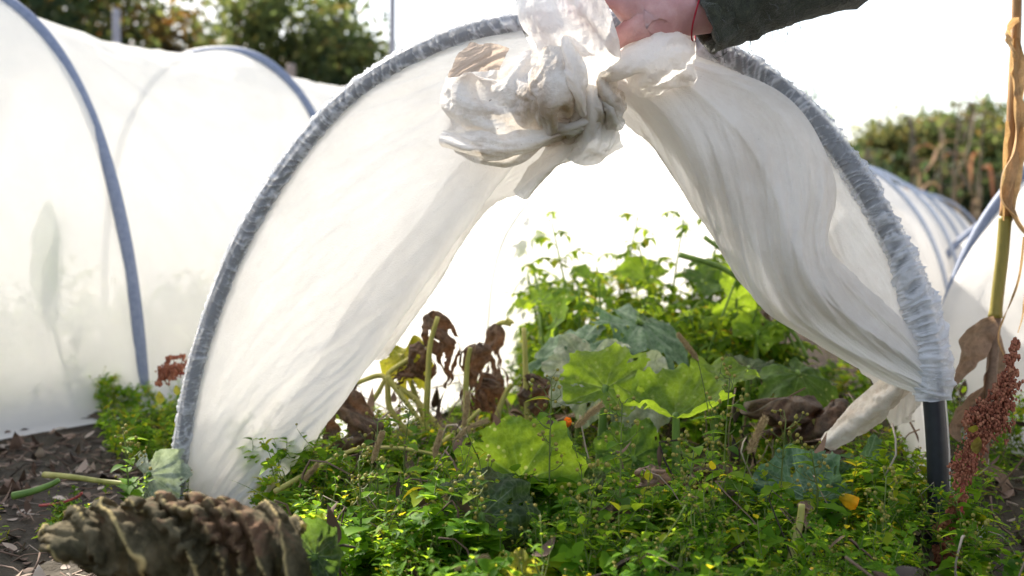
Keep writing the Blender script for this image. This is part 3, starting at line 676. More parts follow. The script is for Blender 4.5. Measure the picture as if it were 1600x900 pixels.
# ------------------------------------------------------------------ plants: materials
M['leaf_bright'] = leafmat('squash_leaf_bright', (.05, .13, .012), (.11, .22, .022), (.30, .42, .12), .6, (.66, .92, .05), spots=.9)
M['leaf_plain'] = leafmat('squash_leaf_backlit', (.045, .11, .012), (.12, .21, .03), (.32, .40, .15), .58, (.62, .88, .05), spots=.25, scale=24, dead=.15, deadcol=(.30, .32, .10))
M['leaf_mid'] = leafmat('squash_leaf_mid', (.03, .075, .016), (.06, .13, .028), (.20, .28, .10), .5, (.30, .50, .03), spots=.5)
M['leaf_dark'] = leafmat('squash_leaf_dark', (.022, .045, .018), (.045, .08, .03), (.22, .27, .16), .35, (.16, .28, .03), dead=.25)
M['leaf_blue'] = leafmat('squash_leaf_bloom', (.045, .10, .055), (.12, .20, .12), (.32, .42, .33), .3, (.2, .4, .15))
M['leaf_grey'] = leafmat('squash_leaf_mildew', (.20, .24, .17), (.42, .46, .40), (.5, .55, .42), .3, (.4, .5, .25), dead=.35, deadcol=(.22, .17, .10))
M['leaf_yellow'] = leafmat('squash_leaf_yellowing', (.14, .19, .02), (.32, .32, .04), (.4, .36, .12), .5, (.7, .66, .05), dead=.9, deadcol=(.07, .04, .025))
M['withered'] = leafmat('withered_leaf_tissue', (.022, .013, .010), (.11, .065, .045), (.22, .15, .10), .22, (.28, .13, .06), vs=.5, dead=.5, deadcol=(.16, .13, .11))
M['withered_pale'] = leafmat('withered_leaf_pale', (.12, .07, .05), (.28, .19, .14), (.3, .2, .15), .25, (.4, .25, .15), vs=.4)
M['stalk_yellow'] = simple('yellow_stalk', [(.3, (.20, .20, .04)), (.5, (.36, .34, .09)), (.75, (.45, .38, .16))], 40, .55, stretch=(1, 1, .3))
M['stalk_green'] = simple('green_stalk', [(.3, (.06, .12, .02)), (.7, (.16, .26, .05))], 50, .5, stretch=(1, 1, .3))
M['weed'] = leafmat('weed_leaf', (.05, .14, .010), (.14, .27, .018), (.2, .3, .1), .52, (.62, .88, .05), scale=14, vline=False)
M['weed_bright'] = leafmat('weed_leaf_bright', (.05, .12, .015), (.10, .20, .03), (.2, .3, .1), .5, (.42, .70, .05), scale=14, vline=False)
M['bud'] = simple('yellow_bud', [(.3, (.14, .15, .03)), (.7, (.36, .28, .05))], 150, .7)
M['wiry'] = simple('weed_stem', [(.3, (.07, .10, .02)), (.6, (.14, .18, .04)), (.8, (.2, .13, .06))], 30, .6)

# ------------------------------------------------------------------ plants: builders
def frame(tip, nrm):
    t = np.array(tip, float); t /= np.linalg.norm(t); n = np.array(nrm, float); n -= t * (n @ t); n /= np.linalg.norm(n)
    return np.stack([np.cross(t, n), t, n])                      # rows: x (side), y (tip), z (upper face)
def leaf_arr(size, cup=.2, droop=.2, wave=.1, seed=0, nr=26, na=132, fold=0.0, curl=0.0, sx=1.0):
    r = np.linspace(0.02, 1, nr)[:, None]; th = np.linspace(-math.pi, math.pi, na)[None, :]
    rg = np.random.default_rng(seed)
    mains = np.radians([0, 42, -42, 88, -88, 136, -136])
    dd = np.abs((th[..., None] - mains + math.pi) % (2 * math.pi) - math.pi); near = dd.min(-1)
    R0 = .90 + .06 * np.cos(near * 2 * math.pi / math.radians(46)) + .06 * vnoise(th * 2.2 + seed * 3, .7)
    R0 = R0 * (1 - .62 * np.exp(-((math.pi - np.abs(th)) / .30) ** 2)) * (1 + .10 * np.cos(th))
    tooth = np.abs((th * 6.1) % 1 - .5) * .05 + .05 * vnoise(th * 7 + seed, 1.3) + .02 * vnoise(th * 17, seed)
    R1 = R0 + tooth
    rad = r * R1
    x = rad * np.sin(th) * sx; y = rad * np.cos(th)
    bulge = (1 - np.cos(near * 2 * math.pi / math.radians(46))) * .5
    z = cup * rad ** 1.6 + .10 * bulge * rad + wave * rad ** 2 * 1.7 * fbm(np.sin(th) * 2.2 + seed, np.cos(th) * 1.8, rad * 1.2, 3)
    z = z - droop * np.clip(y, 0, None) ** 2 + fold * np.abs(x)
    if curl: z = z + curl * np.clip(rad - .62, 0, None) ** 1.5 * 3
    z = z + .02 * fbm(x * 7 + seed, y * 7, 0, 3)
    vein = np.exp(-(rad * np.sin(np.minimum(near, 1.2)) / (.016 * (1.25 - .8 * r))) ** 2)
    s = (rad - near * rad * 1.25 + .35) / .16; f = np.abs((s % 1) - .5) * 2; sec = np.clip(1 - (1 - f) / .22, 0, 1) * .45 * (near * rad > .01)
    sec = np.clip(f - .80, 0, 1) * 5 * .45
    vn = np.clip(np.maximum(vein, sec), 0, 1)
    z = z - .012 * vn
    V = np.stack([x, y, z + 0 * x], -1) * size
    return V.reshape(-1, 3), gridF(nr, na), vn.ravel()
def squash_leaf(O, tip, nrm, size, mat, base, label, stalk='stalk_green', seed=0, sr=.0045, bend=(0, 0, 0), group='squash leaves standing on their own stalks', cat='squash leaf', **kw):
    size *= .74; Fm = frame(tip, nrm); V, F, vn = leaf_arr(size, seed=seed, **kw)
    V = V @ Fm + O
    T = thing('squash_leaf', tuple(base), label, cat, group)
    nr_, na_ = kw.get('nr', 26), kw.get('na', 132)
    rr_ = np.linspace(0, 1, nr_)[:, None]; tt_ = np.linspace(-math.pi, math.pi, na_)[None, :]
    hol = fbm(rr_ * np.cos(tt_) * 7 + seed * 3, rr_ * np.sin(tt_) * 7, 0, 3); lim = 1.25 - .50 * sstep(.72, 1, rr_)
    F = F[(hol < lim).ravel()[F].all(1)]
    mesh_obj('blade', V, F, M[mat], T, attrs={'var': vn})
    mid = (np.array(base) + O) / 2 + np.array(bend)
    path = smooth([np.array(base) - [0, 0, .01], mid, O - Fm[1] * size * .04 - Fm[2] * .001, O + Fm[1] * size * .05], 20)
    b = Bag(); k = np.linspace(1.25, .8, 20); b.tube(path, sr * k, 8)
    rg = np.random.default_rng(seed + 5)
    for q in range(40):                                          # bristles on the stalk
        i = rg.integers(1, 18); d = rg.normal(0, 1, 3); d /= np.linalg.norm(d); b.tube([path[i] + d * sr * .8, path[i] + d * (sr + .0035)], .0003, 3)
    b.build('stalk', M[stalk], T); return T
def gnd(px, Y):
    x = (px - 800) / FPX * Y; return np.array([x, Y, 0.0])

sq = []
S = squash_leaf
S(P(812, 748, 1.20), (-.18, .40, .90), (-.1, -.90, .42), .092, 'leaf_bright', gnd(838, 1.20), 'bright green backlit squash leaf covered in small yellow specks, upright in the middle', cup=.15, droop=.1, wave=.12, seed=1, sx=1.1)
S(P(752, 806, 1.10), (-.05, .35, .92), (.05, .85, -.4), .066, 'leaf_dark', gnd(768, 1.10), 'dark squash leaf with a curled grey upper rim, just below the specked bright one', cup=.55, droop=.35, wave=.35, seed=2, sx=1.25, curl=.5)
S(P(946, 606, 1.45), (.28, .50, .66), (-.15, -.62, .78), .078, 'leaf_plain', gnd(935, 1.45), 'large bright green squash leaf leaning right, left neighbour of the funnel shaped leaf', cup=.25, droop=.2, wave=.16, seed=3, sx=1.15, sr=.006)
S(P(1056, 650, 1.36), (.10, .85, .12), (.0, -.10, 1), .084, 'leaf_plain', gnd(1062, 1.36), 'funnel shaped squash leaf with a pale grey centre on a straight green stalk', cup=.50, droop=.10, wave=.22, seed=4, sx=1.15, sr=.0055)
S(P(1000, 506, 1.75), (.80, -.30, -.30), (.05, -.22, .95), .120, 'leaf_blue', gnd(985, 1.80), 'bluish green squash leaf arching over and drooping at its tip', cup=-.15, droop=.5, wave=.15, seed=5, sr=.005)
S(P(905, 540, 1.70), (-.80, -.1, -.25), (-.1, -.5, .85), .105, 'leaf_blue', gnd(905, 1.72), 'dull green squash leaf spread flat to the left behind the large bright one', cup=-.1, droop=.25, wave=.2, seed=6)
S(P(1248, 585, 1.60), (.30, -.6, -.35), (.1, -.55, .83), .085, 'leaf_mid', gnd(1240, 1.66), 'domed green squash leaf beside the white hem on the right', cup=-.35, droop=.4, wave=.1, seed=7)
S(P(1120, 590, 1.52), (.75, -.05, .15), (.0, -.25, .96), .074, 'leaf_plain', gnd(1118, 1.54), 'wide green squash leaf reaching right from behind the funnel shaped leaf', cup=.1, droop=.25, wave=.2, seed=8)
S(P(925, 575, 1.55), (-.12, -.35, -.90), (.0, -.90, .30), .095, 'leaf_grey', gnd(960, 1.60), 'whitish mildewed squash leaf hanging limp under the large bright one', cup=-.1, droop=.1, wave=.35, seed=9, fold=-.4)
S(P(1000, 600, 1.55), (.15, -.35, -.90), (.0, -.90, .30), .090, 'leaf_grey', gnd(1010, 1.60), 'whitish mildewed squash leaf hanging limp left of the funnel shaped leaf stalk', cup=-.1, droop=.1, wave=.4, seed=10, fold=-.5)
S(P(492, 868, .99), (.15, .35, .75), (-.2, -.75, .62), .040, 'leaf_dark', gnd(488, 1.0), 'small squash leaf with a grey curled rim beside the big withered leaf', cup=.3, droop=.3, wave=.4, seed=11, curl=.8, sx=1.25)
S(P(806, 905, 1.00), (.15, .30, .85), (.0, -.9, .4), .034, 'leaf_yellow', gnd(806, 1.01), 'small yellow green squash leaf at the bottom middle', cup=.2, droop=.1, wave=.2, seed=12)
S(P(880, 775, 1.28), (.3, .2, .7), (-.1, -.9, .4), .07, 'leaf_dark', gnd(890, 1.3), 'dark green squash leaf low behind the stalk of the specked bright leaf', cup=.1, droop=.1, wave=.2, seed=13)
S(P(990, 715, 1.36), (-.3, .3, .5), (.1, -.8, .6), .065, 'leaf_mid', gnd(1000, 1.36), 'low speckled squash leaf in the weeds left of the green stalk', cup=.1, droop=.3, wave=.2, seed=14)
S(P(1260, 778, 1.28), (-.5, .2, .3), (-.2, -.7, .6), .085, 'leaf_blue', gnd(1265, 1.3), 'dull grey green squash leaf low in the weeds on the right', cup=-.1, droop=.3, wave=.25, seed=15)
S(P(1345, 735, 1.40), (.25, .2, -.75), (-.1, -.9, .3), .07, 'leaf_blue', gnd(1345, 1.44), 'bluish squash leaf hanging in shade left of the bare black pipe', cup=-.1, droop=.1, wave=.25, seed=16)
S(P(232, 742, 1.42), (.1, -.2, -.8), (-.3, -.9, .2), .06, 'leaf_grey', gnd(236, 1.46), 'grey drooping squash leaf left of the foot of the front hoop', cup=-.2, droop=.1, wave=.3, seed=17, fold=-.7)
S(P(628, 556, 1.62), (.55, -.1, .05), (-.1, -.6, .75), .055, 'leaf_yellow', gnd(690, 1.62), 'half yellow squash leaf with a brown crisp edge beside the dead leaves', stalk='stalk_yellow', cup=-.1, droop=.3, wave=.5, seed=18, curl=-.8, sr=.004)
far = [(845, 470, 2.05, .10, 'leaf_bright', 'bright squash leaf at the left of the blurred greens'), (1150, 470, 2.0, .12, 'leaf_bright', 'yellow green squash leaf lit from behind at the right of the blurred greens'),
       (1100, 440, 2.2, .12, 'leaf_mid', 'squash leaf under the tomato tops at the right'), (930, 455, 2.25, .11, 'leaf_mid', 'squash leaf under the tomato tops at the left'),
       (1185, 520, 1.85, .09, 'leaf_bright', 'bright squash leaf next to the right swag'), (1010, 430, 2.35, .12, 'leaf_bright', 'squash leaf in the middle of the blurred greens'),
       (870, 500, 1.85, .09, 'leaf_bright', 'yellow green squash leaf tip above the dull flat one'), (1170, 575, 1.7, .08, 'leaf_dark', 'dark squash leaf behind the wide green one')]
for k, (x, y, Y, s, m, lb) in enumerate(far):
    r = np.random.default_rng(80 + k)
    S(P(x, y, Y), (r.uniform(-.7, .7), r.uniform(-.3, .5), r.uniform(.0, .5)), (r.uniform(-.2, .2), -.45, .88), s * .72, m, gnd(x + r.uniform(-20, 20), Y), lb, cup=.1, droop=.3, wave=.2, seed=30 + k, nr=16, na=72)

# withered leaves on yellow stalks
def withered(top, length, width, mat, stalk_pts, label, seed, direction=(0, 0, -1), e=1.5, stalk='stalk_yellow', sr=.004, flat=.35, n=40):
    d = np.array(direction, float); d /= np.linalg.norm(d)
    side = np.cross(d, [0, -1, 0]); side = side / np.linalg.norm(side) if np.linalg.norm(side) > .1 else np.array([1, 0, 0]); f = np.cross(side, d)
    u = np.linspace(0, 1, n)[:, None]; a = np.linspace(-1, 1, n)[None, :]
    w = width * np.clip(.22 + .72 * np.sin(math.pi * u ** .6) ** .8 * (1 + .9 * vnoise(u * 5 + seed, 2.2)), .10, 2)
    T = top + d * (u * length)[..., None] + side * (w * np.sin(a * 1.5 + .8 * fbm(u * 2 + seed, 1.7)) * .8)[..., None] + f * (w * flat * np.cos(a * 1.9))[..., None]
    T += side * (.55 * width * fbm(u * 2.5 + seed, 3.3))[..., None]
    X = relax(T, 1.2, e, None, .008, ((12, 12), (26, 26), (56, 56)), (90, 70, 14), .014, .3, seed)
    A = np.linspace(-1, 1, 56)[None, :] + 0 * np.linspace(0, 1, 56)[:, None]; uu = np.linspace(0, 1, 56)[:, None]
    vv = np.exp(-(A / .05) ** 2) + .8 * np.exp(-((np.abs(A) - uu * .7) / .03) ** 2)
    # ragged outline
    keep = (fbm(uu * 3 + seed, A * 6, 0, 3) * 1.5 + (1 - np.abs(A) ** 2) * 1.3 + (1 - uu ** 3) * 1.0) > 1.0
    F = gridF(56, 56); km = keep.ravel()[F].all(1); F = F[km]
    T_ = thing('withered_leaf', tuple(np.array([stalk_pts[0][0], stalk_pts[0][1], 0])), label, 'dead leaf', 'withered leaves')
    mesh_obj('crumpled_blade', X, F, M[mat], T_, attrs={'var': np.clip(vv, 0, 1).ravel()})
    b = Bag(); p = smooth(stalk_pts, 24); b.tube(p, sr * np.linspace(1.3, .8, 24), 8); b.build('stalk', M[stalk], T_)
    return T_
Wd = withered
def PL(pts, Y): return [P(x, y, Y if np.isscalar(Y) else Y[i]) for i, (x, y) in enumerate(pts)]
Wd(P(690, 492, 1.60), .10, .026, 'withered', PL([(664, 680), (668, 610), (672, 540), (684, 495)], 1.58), 'tall dark brown withered leaf hanging along an upright yellow stalk', 1)
Wd(P(668, 548, 1.60), .065, .030, 'withered', PL([(700, 690), (650, 625), (605, 590), (640, 560)], 1.60), 'brown curled dead leaf with a slanting yellow stalk, beside the tallest one', 2, direction=(-.6, 0, -.5))
Wd(P(735, 540, 1.60), .10, .028, 'withered', PL([(732, 680), (728, 620), (730, 570), (735, 543)], 1.58), 'brown withered leaf draped over a short yellow stalk', 3)
Wd(P(770, 512, 1.72), .14, .028, 'withered', PL([(790, 500), (800, 506), (785, 504), (770, 512)], 1.72), 'long narrow dead leaf curling down from an arched tip', 4)
Wd(P(822, 588, 1.62), .055, .034, 'withered', PL([(826, 660), (822, 600), (820, 540), (818, 512)], 1.62), 'dark shrivelled leaf across a thin yellow stalk, left of the dull flat leaf', 5, direction=(.2, 0, -1))
Wd(P(775, 592, 1.62), .05, .030, 'withered', PL([(775, 665), (780, 640), (790, 615), (800, 600)], 1.6), 'small black brown dead leaf low between two stalks', 6, direction=(-.5, 0, -.5))
Wd(P(536, 615, 1.50), .115, .040, 'withered', PL([(560, 720), (556, 680), (548, 640), (536, 618)], 1.5), 'shaggy dark brown leaf hanging beside the hem of the left swag', 7)
Wd(P(1215, 622, 1.52), .05, .052, 'withered', PL([(1232, 740), (1228, 700), (1222, 650), (1216, 625)], 1.5), 'black brown crumpled leaf like a cap on a thin brown stalk', 8, stalk='wiry', sr=.003, flat=.8, e=1.4)
Wd(P(1272, 650, 1.50), .06, .045, 'withered', PL([(1290, 780), (1286, 730), (1280, 690), (1272, 655)], 1.48), 'dark crumpled leaf right of the cap shaped one', 9, direction=(.5, 0, -.6), flat=.7, e=1.4)
Wd(P(1118, 728, 1.24), .055, .036, 'withered', PL([(1190, 905), (1150, 840), (1128, 790), (1120, 740)], [1.15, 1.18, 1.21, 1.24]), 'dark brown shrivelled leaf on a long slanting green stalk', 10, stalk='stalk_green', e=1.4)
Wd(P(1075, 765, 1.24), .055, .020, 'withered', PL([(1010, 800), (1030, 785), (1050, 770), (1075, 762)], 1.22), 'thin black twisted leaf lying in the weeds in front', 11, direction=(-.9, 0, -.3), stalk='wiry', sr=.002)
Wd(P(1012, 728, 1.26), .036, .020, 'withered_pale', PL([(1015, 830), (1014, 800), (1013, 770), (1012, 735)], 1.26), 'small pinkish brown dry leaf standing in the weeds', 12, stalk='wiry', sr=.0018, e=1.1)
Wd(P(1178, 490, 1.95), .10, .035, 'withered', PL([(1180, 600), (1182, 560), (1180, 520), (1178, 492)], 1.95), 'blurred brown dead leaf in the greens near the right swag', 13)
Wd(P(965, 790, 1.15), .04, .020, 'withered', PL([(985, 860), (980, 835), (972, 810), (965, 792)], 1.15), 'small dark dry leaf among the weeds in the foreground', 14, stalk='wiry', sr=.002)
Wd(P(1252, 785, 1.13), .028, .012, 'withered_pale', PL([(1230, 905), (1240, 860), (1250, 815), (1253, 788)], 1.12), 'shrivelled hook shaped leaf tip on a thick yellow stalk', 15, sr=.0042)
Wd(P(1290, 830, 1.22), .07, .022, 'withered_pale', PL([(1300, 880), (1298, 865), (1294, 845), (1290, 832)], 1.2), 'pale brown dry leaf low at the right', 16, stalk='wiry', sr=.002)
Wd(P(560, 598, 1.60), .02, .012, 'withered', PL([(650, 690), (610, 640), (600, 588), (545, 603)], 1.60), 'tiny dead leaf at the end of a bent yellow stalk', 17, direction=(-1, 0, -.3))
# bare yellow stalks
def stalk(pts, Y, r, label, mat='stalk_yellow', name='bare_stalk'):
    b = Bag(); p = smooth(PL(pts, Y), 26); b.tube(p, np.linspace(r * 1.25, r * .8, 26), 8); o = b.build(name, M[mat]); return tag(o, label, 'stalk', 'leafless stalks')
stalk([(560, 660), (572, 640), (590, 615), (604, 588)], 1.60, .0036, 'short upright yellow stalk meeting the bent one at its top')
stalk([(604, 588), (630, 622), (655, 655), (672, 672)], 1.58, .0036, 'yellow stalk slanting down to the right from the bent top')
stalk([(430, 768), (520, 718), (560, 702), (620, 700), (690, 712)], [1.30, 1.38, 1.42, 1.45, 1.45], .0028, 'thin yellow stalk lying across the weeds near the left swag')
stalk([(640, 740), (680, 700), (720, 670), (750, 640)], 1.5, .0034, 'yellow stalk slanting up to the right under the dead leaves')
stalk([(1020, 905), (1035, 870), (1075, 835), (1110, 818)], 1.10, .0028, 'thin pale green stem curving up in the foreground', 'stalk_green')
stalk([(1062, 398), (1130, 420), (1190, 465), (1240, 520), (1262, 560)], 1.8, .0038, 'bright green stem arching down to the right behind the swag', 'stalk_green')
stalk([(1100, 370), (1150, 410), (1205, 480), (1250, 555)], 1.9, .0032, 'second bright green stem above the arching one', 'stalk_green')
stalk([(70, 742), (110, 745), (160, 752), (200, 756)], [1.45, 1.40, 1.38, 1.37], .0036, 'pale green dry stalk lying on the soil at the left')
stalk([(20, 775), (50, 768), (80, 757), (92, 750)], 1.36, .004, 'thin green stalk lying on the soil near the left edge', 'stalk_green')

# big withered leaf in the foreground
def big_leaf():
    Yd = .86
    back = [(95, 850), (62, 838), (90, 806), (160, 792), (250, 788), (330, 790), (400, 796), (455, 806), (468, 830)]
    nu, nv = 120, 60
    rows = []
    crest = smooth([(58, 846), (100, 806), (170, 788), (250, 782), (330, 782), (400, 792), (452, 806), (470, 822)], nu)
    mid = smooth([(60, 856), (110, 838), (190, 826), (270, 822), (345, 824), (410, 836), (462, 850), (480, 868)], nu)
    low = smooth([(62, 862), (120, 872), (195, 884), (270, 892), (340, 900), (405, 910), (462, 925), (488, 935)], nu)
    low2 = smooth([(70, 864), (130, 885), (200, 905), (275, 930), (340, 945), (405, 955), (460, 962), (490, 965)], nu)
    bk = smooth([(60, 850), (105, 815), (175, 800), (250, 795), (330, 796), (400, 806), (450, 818), (472, 835)], nu)
    bk2 = smooth([(62, 856), (110, 840), (180, 835), (250, 835), (330, 838), (400, 845), (450, 855), (472, 870)], nu)
    Ls = [P(bk2[:, 0], bk2[:, 1], Yd + .07), P(bk[:, 0], bk[:, 1], Yd + .05), P(crest[:, 0], crest[:, 1], Yd + .02), P(mid[:, 0], mid[:, 1], Yd - .015), P(low[:, 0], low[:, 1], Yd - .02), P(low2[:, 0], low2[:, 1], Yd + .0)]
    Ls = np.array(Ls); T = np.zeros((nu, nv, 3))
    for i in range(nu): T[i] = smooth(Ls[:, i], nv)
    U = np.linspace(0, 1, nu)[:, None]; Vv = np.linspace(0, 1, nv)[None, :]
    s_ = U * 8.5 - (Vv - .35) * 2.2 + .8 * fbm(U * 3.2, Vv * 1.2, 1.0); rg_ = (np.abs((s_ % 1) - .5) * 2) ** 1.6 * (.6 + .4 * vnoise(U * 5, Vv * 2, 2.0))
    T[..., 1] += .010 - .024 * rg_ * sstep(0, .08, U) * sstep(0, .25, Vv); T[..., 2] += (.010 * rg_ - .004) * sstep(0, .08, U)
    T[..., 2] += .003 * fbm(U * 8, Vv * 2, 7.0, 2)
    X = relax(T, 1.04, 1.06, None, .02, ((40, 16), (80, 40), (170, 84)), (60, 60, 26), .012, .25, 77, stiff=.95)
    n1, n2 = X.shape[:2]; U = np.linspace(0, 1, n1)[:, None]; Vv = np.linspace(0, 1, n2)[None, :]
    s = U * 8.5 - (Vv - .35) * 2.2 + .8 * fbm(U * 3.2, Vv * 1.2, 1.0); f = np.abs((s % 1) - .5)
    vein = np.exp(-((.5 - f) / .032) ** 2); s2 = U * 14 + Vv * 5; f2 = np.abs((s2 % 1) - .5); vein = np.maximum(vein * (.45 + .55 * (fbm(U * 6, Vv * 3, 9.0, 2) > -.3)), .5 * np.exp(-((.5 - f2) / .04) ** 2) * (Vv > .40)); s3 = U * 22 + Vv * 3.2 + 1.2 * fbm(U * 5, Vv * 3, 4.0, 2); vein = np.maximum(vein, .28 * np.exp(-((.5 - np.abs((s3 % 1) - .5)) / .06) ** 2))
    g = np.gradient(X, axis=0); g2 = np.gradient(X, axis=1); Nn = np.cross(g, g2); Nn /= np.linalg.norm(Nn, axis=2, keepdims=True) + 1e-9
    if Nn[n1 // 2, n2 // 2, 1] > 0: Nn = -Nn
    X = X + Nn * (.0022 * vein)[..., None]
    m = leafmat('big_withered_leaf', (.022, .022, .013), (.15, .125, .08), (.46, .36, .17), .18, (.25, .22, .05), rough=.95, scale=34, netk=.04, dead=.8, deadcol=(.15, .085, .055), vs=.95)
    T_ = thing('withered_leaf', tuple(P(300, 1120, Yd) * [1, 1, 0]), 'big blurred withered leaf with raised tan veins, folded over in the near left corner', 'dead leaf', 'withered leaves')
    F = gridF(n1, n2); ok = (fbm(U * 12, Vv * 8, 2.0, 3) * .6 + sstep(0, .14, Vv) + sstep(0, .05, 1 - U) + sstep(0, .04, U)) > 2.0 + .0 * U
    ok = ok | (fbm(U * 14, Vv * 5, 5.0, 3) > -.1) & (Vv > .05)
    F = F[ok.ravel()[F].all(1)]
    mesh_obj('folded_blade', X, F, m, T_, attrs={'var': vein.ravel()})
    b = Bag(); b.tube(smooth([P(300, 1130, Yd + .03), P(310, 1000, Yd + .03), P(330, 900, Yd + .03), P(340, 830, Yd + .025)], 16), .006, 8); b.build('stalk', M['stalk_yellow'], T_)
big_leaf()

# ------------------------------------------------------------------ weed mat (uncountable ground cover), merged sprigs
def small_leaf(L, w, n=5, droop=.4, fold=.35, toothed=False):
    u = np.linspace(0, 1, n); wd = w * np.sin(math.pi * np.clip(u, 0, 1) ** .8) ** .9
    if toothed: wd = wd * (1 + .25 * (np.arange(n) % 2))
    z = -droop * L * u ** 2
    V = np.stack([np.stack([-wd, u * L, z + fold * wd], 1), np.stack([0 * u, u * L, z], 1), np.stack([wd, u * L, z + fold * wd], 1)], 1)
    return V.reshape(-1, 3), gridF(n, 3)
def rotz(a): c, s = math.cos(a), math.sin(a); return np.array([[c, s, 0], [-s, c, 0], [0, 0, 1]])
def rotx(a): c, s = math.cos(a), math.sin(a); return np.array([[1, 0, 0], [0, c, s], [0, -s, c]])
def sprig(seed, h=.11, leafy=1.0, buds=True, big=1.0):
    """returns three lists (stem, leaf, bud) of (V, F)"""
    r = np.random.default_rng(seed); st, lf, bd = Bag(), Bag(), Bag()
    def branch(p, d, L, rad, lvl):
        n = 5; pts = [p]; dd = d.copy()
        for k in range(n):
            dd = dd + r.normal(0, .12, 3) + np.array([0, 0, .10]); dd /= np.linalg.norm(dd); pts.append(pts[-1] + dd * L / n)
        pts = np.array(pts); st.tube(pts, np.linspace(rad, rad * .5, n + 1), 4)
        a0 = r.random() * 6.28
        for k in range(1, n + 1):
            a0 += math.pi / 2 + r.normal(0, .3)
            for sd in (0, math.pi):
                if r.random() < .88 * leafy and lvl < 2:
                    ln = big * r.uniform(.016, .036) * (1.15 - .5 * k / n) * (1 if lvl == 0 else .75)
                    V, F = small_leaf(ln, ln * r.uniform(.22, .36), 5 if big < 1.2 else 9, r.uniform(.0, .7), r.uniform(.1, .5), big > 1.2)
                    lf.add(V @ rotx(r.uniform(-.1, .9)) @ rotz(a0 + sd) + pts[k], F, r.uniform(0, 1))
            if lvl < 1 and k >= 2:
                for q in range(r.integers(0, 3)):
                    a = r.random() * 6.28; branch(pts[k], np.array([math.cos(a) * .7, math.sin(a) * .7, .8]), L * r.uniform(.3, .5), rad * .7, lvl + 1)
        if buds:
            for q in range(r.integers(0, 3)):
                a = r.random() * 6.28; e = pts[-1] + np.array([math.cos(a) * .5, math.sin(a) * .5, .9]) * r.uniform(.005, .014)
                st.tube([pts[-1], e], rad * .35, 3); bd.add(*ball_arr(e, r.uniform(.0013, .0022), 6, 4, (1, 1, .9)), r.random())
    branch(np.array([0, 0, -.004]), np.array([r.normal(0, .15), r.normal(0, .15), 1.0]), h, .0011, 0)
    return [(np.vstack(b.V), np.vstack(b.F), np.concatenate(b.A)) if b.V else None for b in (st, lf, bd)]
def scatter(temps, pts, rs, names, mats, label_kind='stuff', seed=0, fixed=False):
    """merges transformed copies of the sprig templates into one mesh per material"""
    r = np.random.default_rng(seed); acc = [([], [], [], 0) for _ in range(3)]; acc = [[[], [], [], 0] for _ in range(3)]
    for (x, y, z), s in zip(pts, rs):
        T = temps[r.integers(len(temps))]; a = r.random() * 6.28; tl = r.normal(0, .22); Mx = rotx(tl) @ rotz(a); dv = r.uniform(-.35, .35)
        for k in range(3):
            if T[k] is None: continue
            V, F, A = T[k]; c = acc[k]; c[0].append((V * s) @ Mx + [x, y, z]); c[1].append(F + c[3]); c[2].append(np.clip(A + dv, 0, 1)); c[3] += len(V)
    out = []
    for k in range(3):
        if not acc[k][0]: continue
        F = np.vstack(acc[k][1]); tri = F[:, 2] == F[:, 3]
        out.append((np.vstack(acc[k][0]), np.vstack([F[tri][:, :3], F[~tri][:, [0, 1, 2]], F[~tri][:, [0, 2, 3]]]), np.concatenate(acc[k][2]), mats[k]))
    V = np.vstack([o[0] for o in out]); off = 0; Fl = []; mi = []
    for j, o in enumerate(out):
        Fl.append(o[1] + off); off += len(o[0]); mi += [j] * len(o[1])
    ob = mesh_obj(names, V, np.vstack(Fl), None, None, False, {'var': np.concatenate([o[2] for o in out])})
    for o in out: ob.data.materials.append(o[3])
    ob.data.polygons.foreach_set('material_index', np.array(mi, np.int32)); ob.data.update()
    return ob
def tri_all(T):
    o = []
    for t in T:
        if t is None: o.append(None); continue
        V, F, A = t; d = F[:, 2] == F[:, 3]
        o.append((V, F, A))
    return o
temps = [sprig(100 + k, random.uniform(.08, .13)) for k in range(9)] + [sprig(130 + k, random.uniform(.09, .13), .45, True, .6) for k in range(5)] + [sprig(150 + k, random.uniform(.06, .10), .7, False, 1.5) for k in range(5)]
r = np.random.default_rng(42)
pts = []; rs = []
def add_zone(n, xr, yr, ok, sc):
    c = 0
    while c < n:
        x = r.uniform(*xr); y = r.uniform(*yr)
        if not ok(x, y): continue
        c += 1
        pts.append((x, y, float(ground_z(np.array(x), np.array(y))))); rs.append(r.uniform(*sc) * float(.95 + .45 * vnoise(x * 6.5, y * 6.5, 8.1)))
edge = lambda y: -.30 - (y - 1.35) * .37                          # left limit of the weedy bed in front of the hoop
pipe_clear = lambda x, y: not (y < 1.27 and abs(x / y * 1778 + 800 - 1468) < 48 and r.random() < .85)
clump = lambda x, y: pipe_clear(x, y) and vnoise(x * 9, y * 9, 3.3) > -.35 or (pipe_clear(x, y) and r.random() < .35)
add_zone(1150, (-.5, .50), (.86, 1.60), lambda x, y: x > edge(y) and clump(x, y), (.42, .78))
add_zone(360, (-.40, .85), (1.5, 2.3), lambda x, y: x > edge(y) and clump(x, y), (.45, .85))
add_zone(300, (-.85, -.42), (1.55, 2.35), lambda x, y: x < -.44 and x > -.78 + .45 * abs(y - 2.1), (.32, .62))
add_zone(420, (-1.6, -.55), (1.8, 3.3), lambda x, y: -.42 < ((x - cL[0]) * math.cos(YL) - (y - cL[1]) * math.sin(YL)) < .40 and vnoise(x * 4, y * 4, 1.1) > -.5, (.8, 1.7))
add_zone(150, (.45, .85), (.95, 1.7), lambda x, y: clump(x, y), (.3, .6))
add_zone(14, (-.62, -.42), (1.25, 1.5), lambda x, y: True, (.35, .6))
wm = scatter([tri_all(t) for t in temps], pts, rs, 'weed_mat', [M['wiry'], M['weed'], M['bud']], seed=5)
